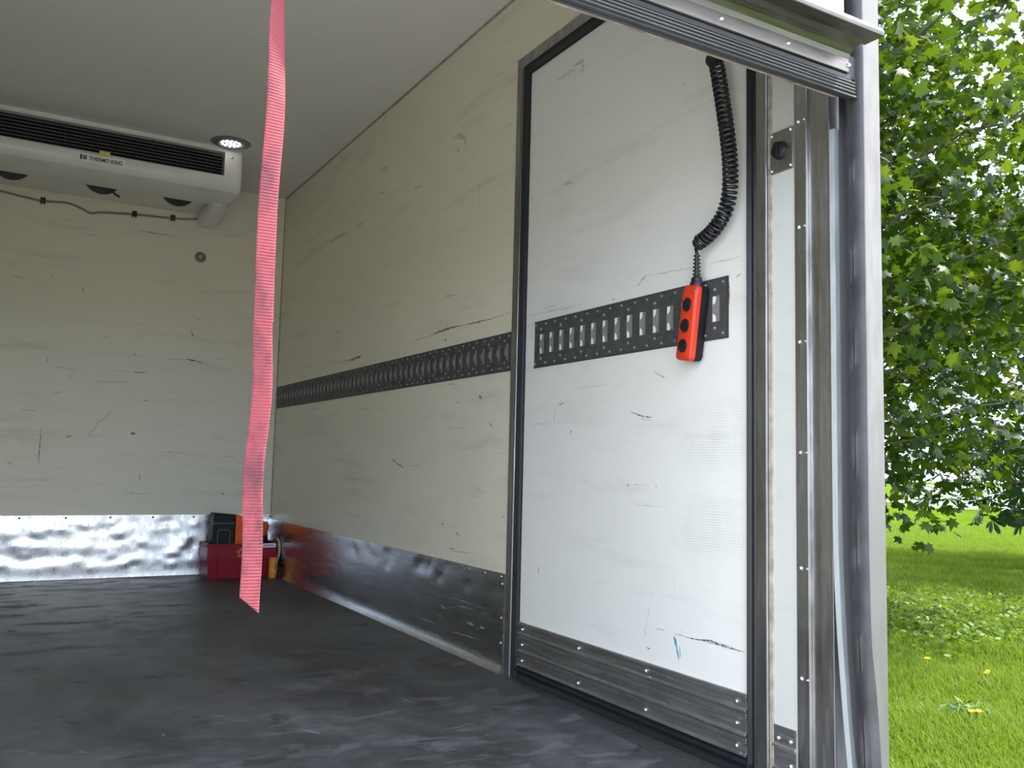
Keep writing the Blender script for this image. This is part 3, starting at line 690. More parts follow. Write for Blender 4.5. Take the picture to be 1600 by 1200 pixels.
keep(MB().tube(lead + pts, tr_, 7).build('coiled_cable', m_blk, smooth=True), rc)
keep(MB().lathe([(0, 0), (0.020, 0.0), (0.020, 0.010), (0.013, 0.016), (0.0, 0.017)], (XW + 0.004, 1.70, 2.03), (-1, 0, 0), 16).build('wall_gland', m_blk, smooth=True), rc)
keep(MB().lathe([(0, -0.02), (0.011, -0.02), (0.017, -0.004), (0.017, 0.012), (0.009, 0.020), (0, 0.02)], Vector(on_x(1115, 94, 1.515)), (0.0, 0.85, 0.45), 12).build('cable_boot', m_blk, smooth=True), rc)

# ------------------------------------------------------------------ socket plate on the white strip
sp = empty('socket_plate', (XW, 1.443, 1.42)); tag(sp, 'small steel plate with a black round socket beside the rear post', 'socket')
keep(MB().box(XW - 0.005, XW, 1.408, 1.478, 1.416, 1.517).build('plate', m_steel, bevel=0.002), sp)
keep(MB().lathe([(0.022, 0.0), (0.022, 0.004), (0.019, 0.012), (0.016, 0.014), (0.0, 0.014)], (XW - 0.005, 1.444, 1.467), (-1, 0, 0), 20).build('socket_cap', m_blk, smooth=True, auto=35), sp)
keep(MB().box(XW - 0.024, XW - 0.018, 1.440, 1.449, 1.449, 1.484).build('cap_tab', m_blk2, bevel=0.002), sp)
for y in (1.414, 1.472):
    for z in (1.424, 1.509):
        r = MB(); riv(r, y, z, 0.0045, XW - 0.005); keep(r.build('screw', m_rivet), sp)

# ------------------------------------------------------------------ pink pull strap
stp = MB(); W = 0.0265; xs0, ys0 = 0.308, 1.222
zs_ = np.linspace(1.516, 0.505, 1500); rings = []
vdir = Vector((xs0, ys0, 0)).normalized(); perp = Vector((vdir.y, -vdir.x, 0))
for i, z in enumerate(zs_):
    u_ = (1.516 - z) / 1.01
    ang = math.radians(58) * max(0, 1 - u_/0.62) ** 1.25 + math.radians(7)*math.sin(u_*14)
    c_, s_ = math.cos(ang), math.sin(ang)
    wd = perp*c_ + vdir*s_; nd = vdir*c_ - perp*s_
    wob = 0.0018*math.sin(z*17) + 0.0016*math.sin(z*31 + 2) * (1 if z < 0.9 else 0.3)
    bow = 0.004*math.sin(z*9+1)
    o = Vector((xs0, ys0, z)) + perp*wob + vdir*bow
    th = 0.0010 + 0.0006 * (0.5 + 0.5*math.cos(2*PI*z/0.0044))
    w0 = -W/2; w1 = W/2
    def cut(w_):      # slanted lower end
        return max(0.0, (0.527 - (w_ + W/2)/W*0.022) - z)
    ring = []
    for (w_, n_) in ((w0, -th*0.4), (w0*0.85, -th), (0, -th), (w1*0.85, -th), (w1, -th*0.4), (w1, th*0.4), (w1*0.85, th), (0, th), (w0*0.85, th), (w0, th*0.4)):
        p = o + wd*w_ + nd*n_; p.z += cut(w_); ring.append(p)
    rings.append(ring)
stp.sweep(rings)
st = stp.build('pull_strap', m_strap, smooth=True, auto=75)
tag(st, 'faded pink webbing strap hanging straight down from the lift door', 'strap')

# ------------------------------------------------------------------ cooling unit under the ceiling
ev = empty('cooling_unit', (0.1, 5.4, 2.19)); tag(ev, 'white cooling unit with black louvred grille under the ceiling', 'cooling unit')
xe0, xe1 = XL + 0.03, 1.095
body = [(4.985, ZC), (4.985, 2.422), (5.035, 2.420), (5.035, 2.290), (4.988, 2.288), (4.978, 2.278), (4.976, 2.255), (4.985, 2.225), (5.005, 2.203), (5.035, 2.193), (5.30, 2.198), (5.345, 2.210), (5.37, 2.235), (5.40, 2.255), (5.74, 2.245), (5.748, ZC)]
keep(MB().prism(body, 'x', xe0, 0.998).build('housing', m_white, smooth=True, auto=28), ev)
cap = [(4.985, ZC), (4.980, 2.35), (4.976, 2.255), (4.985, 2.225), (5.005, 2.203), (5.035, 2.193), (5.30, 2.198), (5.345, 2.210), (5.37, 2.235), (5.40, 2.255), (5.74, 2.245), (5.748, ZC)]
cc_ = Vector((5.3, 2.34))
def sc_(pr_, k): return [(cc_.x + (p[0]-cc_.x)*k, min(ZC, cc_.y + (p[1]-cc_.y)*k)) for p in pr_]
rings = []
for x_, k in ((0.998, 1.0), (1.060, 1.0), (1.080, 0.992), (1.092, 0.972), (1.098, 0.94)):
    rings.append([(x_, p[0], p[1] if p[1] < ZC - 1e-4 else ZC) for p in sc_(cap, k)])
keep(MB().sweep(rings).build('end_cap', m_white, smooth=True, auto=28), ev)
keep(MB().box(xe0, 0.994, 5.022, 5.034, 2.291, 2.419).build('grille_back', m_blk), ev)
for k in range(6):
    z = 2.303 + k*0.0180
    pr_ = [(4.990, z), (4.989, z + 0.0035), (5.018, z + 0.014), (5.019, z + 0.0105)]
    o = keep(MB().prism(pr_, 'x', xe0 + 0.004, 0.994).build('louvre', m_louv), ev)
for x in (0.20, 0.62): keep(MB().box(x, x + 0.004, 5.000, 5.021, 2.292, 2.419).build('grille_rib', m_blk), ev)
rv = MB(); rv.lathe([(0.009, 0), (0.008, 0.003), (0, 0.004)], (1.035, 4.982, 2.395), (0, -1, 0), 12); keep(rv.build('screw', m_steel), ev)
# fan guards under the housing
for x in (-0.28, -0.03, 0.42, 0.83):
    fg = MB().lathe([(0.0, 0.0), (0.10, 0.0), (0.105, 0.006), (0.10, 0.020), (0.0, 0.022)], (x, 5.43, 2.298), (0, -1, -0.12), 28)
    keep(fg.build('fan_guard', m_blk, smooth=True, auto=40), ev)
keep(MB().tube([(0.47, 5.36, 2.20), (0.49, 5.37, 2.185), (0.51, 5.36, 2.175)], 0.006, 6).build('fan_lead', m_blk), ev)
# drain boot curving from the housing into the wall
pb = catmull([Vector(p) for p in ((1.03, 5.25, 2.225), (1.05, 5.42, 2.205), (1.05, 5.58, 2.200), (1.05, 5.70, 2.215), (1.05, 5.749, 2.23))], 6)
rb = [0.042 + 0.020*math.sin(PI*i/(len(pb)-1)) for i in range(len(pb))]
keep(MB().tube(pb, rb, 16).build('drain_boot', m_white, smooth=True), ev)
# maker's label: lies on the rounded lip of the housing
lip_n = Vector((0, -0.93, -0.37)).normalized()
lm = Matrix.Identity(4)
lc = Vector(on_y(159, 258.5, 4.976)); lc = Vector((lc.x, 4.9770, 2.2500))
ux = Vector((1, 0, 0)); uy = lip_n.cross(ux).normalized()
if uy.z < 0: uy = -uy
for i in range(3): lm[i][0] = ux[i]; lm[i][1] = uy[i]; lm[i][2] = lip_n[i]; lm[i][3] = lc[i]
def plate(x0, x1, y0, y1, z0, z1): return MB().box(x0, x1, y0, y1, z0, z1).xf(lm)
lb = keep(plate(-0.112, 0.112, -0.020, 0.020, -0.006, 0.0060).build('maker_label', m_label), ev)
def text_mesh(name, s, size, mat_, x_off, bold=0.0):
    cu = bpy.data.curves.new(name, 'FONT'); cu.body = s; cu.size = size; cu.extrude = 0.0004; cu.offset = bold; cu.align_x = 'LEFT'
    to = bpy.data.objects.new(name + '_curve', cu); COL.objects.link(to)
    bpy.context.view_layer.update()
    me = bpy.data.meshes.new_from_object(to.evaluated_get(bpy.context.evaluated_depsgraph_get()))
    bpy.data.objects.remove(to)
    o = bpy.data.objects.new(name, me); me.materials.clear(); me.materials.append(mat_); COL.objects.link(o)
    return o
tx = text_mesh('lettering', 'THERMO KING', 0.0285, m_ink, 0, 0.0006)
wtx = max(v.co.x for v in tx.data.vertices)
for v in tx.data.vertices: v.co.x *= 0.160 / wtx
tx.data.transform(lm @ Matrix.Translation((-0.062, -0.010, 0.0078)))
tx.parent = lb
tl = plate(-0.104, -0.094, -0.013, 0.013, 0.004, 0.0068).build('logo', m_ink); tl.parent = lb
tl = plate(-0.091, -0.072, -0.011, 0.011, 0.004, 0.0066).build('logo', m_teal); tl.parent = lb
for o in (tx,) + tuple(c for c in bpy.data.objects if c.name.startswith('logo')): o.matrix_parent_inverse = Matrix.Translation(Vector((0, 0, 0)))
for o in list(bpy.data.objects):
    if o.parent is lb: o.matrix_parent_inverse = (Matrix.Translation(Vector(ev.location)) @ lb.matrix_parent_inverse).inverted() if False else Matrix.Identity(4)
keep(MB().box(-0.016, 0.036, 0.014, 0.046, -0.004, 0.0046).xf(lm).build('yellow_sticker', m_yel), ev)

# ------------------------------------------------------------------ round ceiling light
cl = empty('ceiling_light', (1.005, 4.885, ZC)); tag(cl, 'round lit recessed light in the ceiling beside the cooling unit', 'ceiling light')
c0 = Vector((1.005, 4.885, ZC))
keep(MB().lathe([(0.062, 0.001), (0.064, 0.008), (0.070, 0.011), (0.096, 0.006), (0.108, 0.0)], c0, (0, 0, -1), 40).build('bezel', simple('light_bezel', (0.30, 0.31, 0.32), 0.4, 0.6), smooth=True, auto=60), cl)
m_lens = glow('light_lens', (0.16, 0.165, 0.17), 0.03); m_led = glow('light_emitter', (1.0, 0.98, 0.94), 1.8)
keep(MB().lathe([(0.0, 0.003), (0.062, 0.003), (0.062, 0.001), (0.0, 0.001)], c0, (0, 0, -1), 32).build('lens', m_lens), cl)
first = None
for ring_, cnt in ((0, 1), (0.0235, 6), (0.047, 12)):
    for k in range(cnt):
        a = 2*PI*k/max(1, cnt) + ring_*9
        if first is None:
            first = MB().lathe([(0.0074, 0.0), (0.0068, 0.004), (0.004, 0.006), (0, 0.0065)], (0, 0, 0), (0, 0, -1), 10).build('light_dot', m_led, smooth=True); o = first
        else:
            o = first.copy(); COL.objects.link(o)
        o.parent = cl; o.location = (ring_*math.cos(a), ring_*math.sin(a), -0.003)


# ------------------------------------------------------------------ cable clipped to the bulkhead
wc = empty('wall_cable', (0.4, YF, 2.15)); tag(wc, 'thin cable clipped along the bulkhead under the cooling unit', 'cable')
P = [Vector(on_y(*p, YF - 0.008)) for p in ((-60, 283), (0, 298), (35, 307), (67, 314), (105, 317), (128, 326), (142, 333), (160, 332), (210, 335), (270, 341), (303, 342), (322, 336), (332, 322))]
keep(MB().tube(catmull(P, 6), 0.0065, 7).build('cable', m_wire, smooth=True), wc)
for px, py in ((67, 314), (210, 335), (270, 341)):
    p = Vector(on_y(px, py, YF - 0.008))
    mb = MB().box(p.x - 0.013, p.x - 0.005, YF - 0.022, YF, p.z - 0.018, p.z + 0.018)
    mb.box(p.x + 0.005, p.x + 0.013, YF - 0.022, YF, p.z - 0.018, p.z + 0.018); mb.box(p.x - 0.013, p.x + 0.013, YF - 0.022, YF - 0.002, p.z + 0.008, p.z + 0.018); mb.box(p.x - 0.011, p.x + 0.011, YF - 0.02, YF, p.z - 0.012, p.z - 0.004)
    keep(mb.build('cable_clip', m_blk, bevel=0.001), wc)
p = Vector(on_y(313, 402, YF))
bo = empty('wall_bolt', p); tag(bo, 'round bolt with cupped washer high on the bulkhead', 'bolt')
keep(MB().lathe([(0.034, 0), (0.032, 0.006), (0.022, 0.009), (0.016, 0.006), (0, 0.006)], p, (0, -1, 0), 24).build('washer', simple('olive_washer', (0.22, 0.21, 0.15), 0.45, 0.3), smooth=True, auto=40), bo)
keep(MB().lathe([(0.013, 0.004), (0.012, 0.011), (0, 0.012)], p, (0, -1, 0), 6).build('bolt_head', m_steel), bo)

# ------------------------------------------------------------------ red box and what lies in and beside it
rb_ = empty('storage_box', (1.33, 5.58, 0)); tag(rb_, 'dark red plastic box standing in the far corner', 'box')
bx0, bx1, by0, by1, bh = 1.122, 1.534, 5.49, 5.715, 0.205
mb = MB(); t_ = 0.006
def frustum(mb_, x0, x1, y0, y1, z0, z1, g):
    mb_.add([(x0+g, y0+g, z0), (x1-g, y0+g, z0), (x1-g, y1-g, z0), (x0+g, y1-g, z0), (x0, y0, z1), (x1, y0, z1), (x1, y1, z1), (x0, y1, z1)], [(0,3,2,1), (0,1,5,4), (1,2,6,5), (2,3,7,6), (3,0,4,7)])
frustum(mb, bx0 + 0.006, bx1 - 0.006, by0 + 0.006, by1 - 0.006, 0.0, 0.112, 0.006)
frustum(mb, bx0, bx1, by0, by1, 0.112, bh, 0.0)
frustum(mb, bx0 + t_, bx1 - t_, by0 + t_, by1 - t_, 0.012, bh, 0.006)
mb.add([(bx0, by0, bh), (bx1, by0, bh), (bx1, by1, bh), (bx0, by1, bh), (bx0+t_, by0+t_, bh), (bx1-t_, by0+t_, bh), (bx1-t_, by1-t_, bh), (bx0+t_, by1-t_, bh)], [(0,1,5,4), (1,2,6,5), (2,3,7,6), (3,0,4,7)])
mb.add([(bx0, by0, .112), (bx1, by0, .112), (bx1, by1, .112), (bx0, by1, .112), (bx0+.006, by0+.006, .112), (bx1-.006, by0+.006, .112), (bx1-.006, by1-.006, .112), (bx0+.006, by1-.006, .112)], [(0,1,5,4), (1,2,6,5), (2,3,7,6), (3,0,4,7)])
keep(mb.build('body', m_red), rb_)
mb = MB()
for x in (bx0 + 0.06, bx0 + 0.30): mb.box(x, x + 0.008, by0 - 0.003, by0 + 0.001, 0.02, bh)
mb.box(bx0 - 0.003, bx1 + 0.003, by0 - 0.004, by0 + 0.001, bh - 0.014, bh); mb.box(bx0 - 0.004, bx0 + 0.001, by0, by1, bh - 0.014, bh)
keep(mb.build('rim', m_red, bevel=0.0015), rb_)
keep(MB().box(bx1 - 0.088, bx1 - 0.008, by0 - 0.0055, by0 - 0.003, bh - 0.026, bh - 0.002).build('sticker', m_label), rb_)
mb = MB()
for k in range(7): mb.box(bx1 - 0.080 + k*0.009, bx1 - 0.0745 + k*0.009, by0 - 0.0062, by0 - 0.005, bh - 0.018, bh - 0.009)
keep(mb.build('sticker_print', m_ink), rb_)
mb = MB()
for k in range(5):
    a = PI/2 + k*2*PI/5
    mb.box(1.318 + 0.016*math.cos(a) - 0.009, 1.318 + 0.016*math.cos(a) + 0.009, by0 - 0.0045, by0 - 0.002, 0.150 + 0.020*math.sin(a) - 0.009, 0.150 + 0.020*math.sin(a) + 0.009)
keep(mb.build('emblem', m_gold, bevel=0.002), rb_)
keep(MB().box(bx0 - 0.002, bx0 + 0.010, by0 + 0.02, by1 - 0.03, bh - 0.020, bh + 0.004).build('worn_edge', simple('scraped_plastic', (0.42, 0.34, 0.34), 0.6)), rb_)
keep(MB().box(bx1 - 0.075, bx1 - 0.004, by1 - 0.030, by1 - 0.010, bh - 0.02, bh + 0.045).build('lid_flap', m_red, bevel=0.003), rb_)

tb = empty('tool_case', (1.22, 5.58, 0.02)); tag(tb, 'black case with an orange end standing in the red box', 'tool case')
def wedge(x0, x1, y0, y1, z0, z1, lean):
    return MB().add([(x0, y0, z0), (x1, y0, z0), (x1, y1, z0), (x0, y1, z0), (x0 + lean, y0 + 0.02, z1), (x1, y0 + 0.02, z1 - 0.012), (x1, y1 - 0.02, z1 - 0.012), (x0 + lean, y1 - 0.02, z1)],
                    [(0,3,2,1), (4,5,6,7), (0,1,5,4), (1,2,6,5), (2,3,7,6), (3,0,4,7)])
keep(wedge(1.146, 1.290, 5.530, 5.680, 0.02, 0.385, 0.018).build('case_body', m_blk2, bevel=0.006), tb)
fr = MB(); fx0, fx1, fz0, fz1, yy_ = 1.180, 1.262, 0.18, 0.292, 5.527
fr.box(fx0, fx1, yy_, yy_ + 0.02, fz1 - 0.012, fz1); fr.box(fx0, fx0 + 0.010, yy_, yy_ + 0.02, fz0, fz1); fr.box(fx1 - 0.010, fx1, yy_, yy_ + 0.02, fz0, fz1)
keep(fr.build('raised_frame', m_grey, bevel=0.001), tb)
keep(MB().box(1.160, 1.286, 5.529, 5.545, 0.318, 0.330).build('lid_groove', m_blk, bevel=0.001), tb)
keep(MB().prism([(1.291, 0.02), (1.346, 0.02), (1.350, 0.30), (1.338, 0.355), (1.322, 0.372), (1.291, 0.375)], 'y', 5.535, 5.675).build('orange_end', m_orange, bevel=0.006), tb)
of = empty('spray_nozzle', (1.44, 5.60, 0.02)); tag(of, 'orange plastic nozzle sticking up at the right of the red box', 'nozzle')
keep(MB().lathe([(0.0, 0.0), (0.036, 0.0), (0.036, 0.14), (0.030, 0.19), (0.050, 0.23), (0.062, 0.285), (0.052, 0.318), (0.0, 0.320)], (1.430, 5.60, 0.013), (0.06, 0, 1), 20).build('nozzle_body', m_orange, smooth=True, auto=35), of)
keep(MB().lathe([(0.0, 0.0), (0.02, 0.0), (0.026, 0.03), (0.022, 0.08), (0, 0.085)], (1.478, 5.57, 0.165), (-0.2, 0, 1), 14).build('dark_grip', m_blk2, smooth=True, auto=40), of)
ab = empty('plastic_tub', (1.517, 5.41, 0)); tag(ab, 'small amber plastic tub standing right of the red box', 'tub')
keep(MB().lathe([(0.0, 0.0), (0.022, 0.0), (0.024, 0.006), (0.027, 0.105), (0.029, 0.118), (0.026, 0.120), (0.022, 0.112), (0.0, 0.100)], (1.498, 5.43, 0.001), (0.03, 0, 1), 22).build('tub_wall', m_amber, smooth=True, auto=40), ab)
keep(MB().box(1.504, 1.512, 5.404, 5.408, 0.05, 0.10).build('tub_slot', simple('dark_amber', (0.25, 0.08, 0.01), 0.5), bevel=0.001), ab)
tw = catmull([Vector(p) for p in ((1.515, 5.56, 0.235), (1.540, 5.50, 0.225), (1.543, 5.465, 0.16), (1.528, 5.455, 0.10), (1.505, 5.465, 0.05), (1.50, 5.47, 0.006))], 8)
mb = MB(); mb.sweep([[(p.x - 0.004, p.y - 0.014, p.z), (p.x + 0.005, p.y - 0.014, p.z + 0.002), (p.x + 0.005, p.y + 0.014, p.z + 0.002), (p.x - 0.004, p.y + 0.014, p.z)] for p in tw])
tws = mb.build('tie_strap', m_tan, smooth=True); tag(tws, 'tan webbing strap hanging over the corner of the red box', 'strap')

# ------------------------------------------------------------------ outdoors
g = MB().add([(2.3, -60, GZ), (220, -60, GZ), (220, 160, GZ), (2.3, 160, GZ)], [(0,1,2,3)]).build('lawn', m_lawn); struct(g, 'sunlit green lawn beside the truck', 'lawn')
g = MB().add([(-80, -60, GZ - 0.01), (2.3, -60, GZ - 0.01), (2.3, 160, GZ - 0.01), (-80, 160, GZ - 0.01)], [(0,1,2,3)]).build('driveway', m_drive); struct(g, 'grey drive under the truck', 'driveway')

def view_ground(px, py): return on_z(px, py, GZ)
# far road and white fence
fd = np.array([0.86, 0.51, 0.0]); fd /= np.linalg.norm(fd); ft = Vector((fd[1], -fd[0], 0)); fdv = Vector(fd)
rd = MB(); c0 = fdv*58; 
for a in (0,): rd.add([c0 - ft*60 + Vector((0,0,GZ+0.02)), c0 + ft*60 + Vector((0,0,GZ+0.02)), c0 + ft*60 + fdv*6 + Vector((0,0,GZ+0.02)), c0 - ft*60 + fdv*6 + Vector((0,0,GZ+0.02))], [(0,1,2,3)])
struct(rd.build('road', m_road), 'grey road beyond the lawn', 'road')
fe = empty('picket_fence', (fdv*50) + Vector((0, 0, GZ))); tag(fe, 'white picket fence along the far edge of the lawn', 'fence')
fc = fdv*50
def orient(mb_):
    m_ = Matrix.Identity(4)
    for i in range(3): m_[i][0] = ft[i]; m_[i][1] = fdv[i]; m_[i][2] = (0, 0, 1)[i]; m_[i][3] = (fc.x, fc.y, GZ)[i]
    return mb_.xf(m_)
mb = MB()
for k in range(150):
    x = -4.6 + k*0.135
    mb.prism([(x, 0.06), (x + 0.10, 0.06), (x + 0.10, 1.18), (x + 0.05, 1.26), (x, 1.18)], 'y', -0.02, 0.0)
tag(keep(orient(mb).build('pickets', m_fence), fe), kind='stuff')
for z in (0.28, 0.95): keep(orient(MB().box(-4.6, 15.6, 0.0, 0.04, z, z + 0.09)).build('fence_rail', m_fence), fe)
for k in range(10): keep(orient(MB().box(-4.6 + k*2.2, -4.48 + k*2.2, 0.0, 0.12, 0.0, 1.2)).build('fence_post', m_fence), fe)

# --- trees
def leaf_outline():
    r_ = [(0.30, -0.06), (0.20, 0.12), (0.56, 0.26), (0.40, 0.38), (0.44, 0.64), (0.19, 0.56)]
    return [(0, 0)] + r_ + [(0, 1.0)] + [(-x, y) for x, y in reversed(r_)]
LO = np.array([(0, 0.36)] + leaf_outline()); LN = len(LO)
LT = np.array([(0, i, i + 1 if i + 1 < LN else 1) for i in range(1, LN)])
LZ = -0.20*np.abs(LO[:, 0])**1.2 - 0.16*LO[:, 1]**2
CO = []
for k in range(5):
    a = math.radians(-76 + 38*k); l_ = 1.0 - 0.16*abs(k - 2)
    for (u_, w_) in ((0.08, 0.02), (0.60, 0.16), (0.88, 0.13), (1.0, 0.0), (0.88, -0.13), (0.60, -0.16)):
        CO.append((u_*l_*math.sin(a) + w_*math.cos(a), u_*l_*math.cos(a) - w_*math.sin(a)))
CO = np.array(CO); CT = np.array([(6*k, 6*k+i, 6*k+i+1) for k in range(5) for i in range(1, 5)])
CZ = -0.35*(CO[:, 0]**2 + CO[:, 1]**2)
def leaf_frames(n, tilt=0.75, r_=rng):
    az = r_.uniform(0, 2*PI, n)
    nrm_ = np.stack([r_.normal(0, tilt, n), r_.normal(0, tilt, n), np.abs(r_.normal(0.75, 0.35, n))], 1); nrm_ /= np.linalg.norm(nrm_, axis=1)[:, None]
    d = np.stack([np.cos(az), np.sin(az), r_.uniform(-1.0, -0.1, n)], 1)
    d -= nrm_*(d*nrm_).sum(1)[:, None]; d /= np.linalg.norm(d, axis=1)[:, None]
    s_ = np.cross(d, nrm_)
    return s_, d, nrm_
def leaf_mesh(name, mat_, pos, size, frames, out, zoff, tris):
    s_, d, n_ = frames; k = len(pos)
    V = pos[:, None, :] + size[:, None, None]*(s_[:, None, :]*out[None, :, 0:1] + d[:, None, :]*out[None, :, 1:2] + n_[:, None, :]*zoff[None, :, None])
    V = V.reshape(-1, 3); T = (tris[None] + (np.arange(k)*len(out))[:, None, None]).reshape(-1, 3)
    me = bpy.data.meshes.new(name)
    me.vertices.add(len(V)); me.vertices.foreach_set('co', V.astype(np.float32).ravel())
    me.loops.add(T.size); me.loops.foreach_set('vertex_index', T.astype(np.int32).ravel())
    me.polygons.add(len(T)); me.polygons.foreach_set('loop_start', np.arange(0, T.size, 3, dtype=np.int32))
    try: me.polygons.foreach_set('loop_total', np.full(len(T), 3, dtype=np.int32))
    except Exception: pass
    me.update(calc_edges=True); me.validate(); me.materials.append(mat_)
    o = bpy.data.objects.new(name, me); COL.objects.link(o); return o
def project(P):
    c = (P - EYE) @ ROT
    return 800 + FPX*c[:, 0]/c[:, 2], 600 + FPX*c[:, 1]/c[:, 2], c[:, 2]

def tree(name, label, base, crown, radii, nclus, per, spread, size, out, zoff, tris, mats, trunk_r, nbranch, shell, npart, tilt, lowest):
    root = empty(name, base); tag(root, label, 'tree')
    base = Vector(base); crown = np.array(crown); radii = np.array(radii)
    d = rng.normal(0, 1, (nclus, 3)); d /= np.linalg.norm(d, axis=1)[:, None]
    r_ = rng.uniform(shell, 1.0, nclus) ** 0.7
    C = crown + d*radii*r_[:, None]
    low = GZ + lowest + 0.35*np.sin(C[:, 0]*1.7 + C[:, 1]*2.3)
    C = C[C[:, 2] > low]
    pos = np.repeat(C, per, axis=0) + rng.normal(0, spread, (len(C)*per, 3))*np.array([1, 1, 0.6])
    pos = pos[pos[:, 2] > GZ + lowest - 0.25]
    n = len(pos); sz = rng.uniform(0.75, 1.2, n)*size; fr_ = leaf_frames(n, tilt)
    u_, v_, dep = project(pos)
    vis = (u_ > 1372) & (u_ < 1625) & (v_ > -20) & (v_ < 880) & (dep > 0)
    score = np.where(vis, sz/dep, 0); near = np.argsort(-score)[:npart] if npart else np.array([], int)
    pm = np.zeros(n, bool); pm[near] = score[near] > 0
    rest = np.where(~pm)[0]
    sel = rng.uniform(0, 1, len(rest)) < 0.22
    for idx, mt in ((rest[~sel], mats[0]), (rest[sel], mats[1])):
        if len(idx):
            o = leaf_mesh('foliage', mt, pos[idx], sz[idx], tuple(a[idx] for a in fr_), out, zoff, tris); tag(keep(o, root), kind='stuff')
    proto = None
    if npart:
        for q, i in enumerate(np.where(pm)[0]):
            mi = 0 if rng.uniform() < 0.7 else 1
            if proto is None: proto = {}
            if mi not in proto:
                I3 = np.eye(3)
                o = leaf_mesh('leaf', mats[mi], np.zeros((1, 3)), np.ones(1), (I3[0:1], I3[1:2], I3[2:3]), out, zoff, tris); proto[mi] = o
            else:
                o = proto[mi].copy(); COL.objects.link(o)
            m_ = Matrix.Identity(4)
            for a in range(3):
                m_[a][0] = fr_[0][i][a]*sz[i]; m_[a][1] = fr_[1][i][a]*sz[i]; m_[a][2] = fr_[2][i][a]*sz[i]; m_[a][3] = pos[i][a]
            o.parent = root; o.matrix_parent_inverse = Matrix.Translation(-base); o.matrix_basis = m_
    # trunk and limbs
    top = Vector(crown) + Vector((0, 0, radii[2]*0.55))
    tp = [base + (top - base)*t + Vector((0.12*math.sin(t*5), 0.10*math.cos(t*4), 0)) - Vector((0, 0.10, 0)) for t in np.linspace(0, 1, 12)]
    tp[0] = Vector((tp[0].x, tp[0].y, GZ - 0.05))
    keep(MB().tube(tp, [trunk_r*(1 - 0.85*k/11) for k in range(12)], 12).build('trunk', m_bark, smooth=True), root)
    cu, cv, cdp = project(C); order = np.argsort(-(((cu > 1350) & (cu < 1650)).astype(float) + rng.uniform(0, 0.8, len(C))))
    for k in order[:nbranch]:
        end = Vector(C[k]); hgt = max(0.12, min(0.85, (end.z - base.z)/(top.z - base.z) - rng.uniform(0.05, 0.22)))
        st_ = tp[0].lerp(tp[-1], hgt); mid = st_.lerp(end, 0.5) + Vector((rng.normal(0, .12), rng.normal(0, .12), rng.uniform(-0.05, 0.25)))
        bp = catmull([st_, mid, end], 6); r0 = trunk_r*rng.uniform(0.10, 0.26)
        bp = [p + Vector((rng.normal(0, .025), rng.normal(0, .025), rng.normal(0, .025))) if 0 < q < len(bp)-1 else p for q, p in enumerate(bp)]
        keep(MB().tube(bp, [r0*(1 - 0.8*q/(len(bp)-1)) for q in range(len(bp))], 6).build('branch', m_bark, smooth=True), root)
    return root
tree('maple_tree', 'leafy green maple tree behind the rear corner post', (7.2, 8.8, GZ), (7.5, 8.4, 4.1), (4.8, 4.8, 4.6), 4300, 11, 0.22, 0.130, LO, LZ, LT, (m_maple, m_maple2), 0.22, 46, 0.25, 290, 0.7, 0.85)
tree('chestnut_tree', 'darker broad-leaved tree with low boughs over the lawn', (17.2, 9.2, GZ), (17.0, 9.2, 2.9), (3.9, 3.9, 3.6), 620, 7, 0.28, 0.24, CO, CZ, CT, (m_chest, m_chest), 0.26, 16, 0.45, 120, 0.5, 1.05)

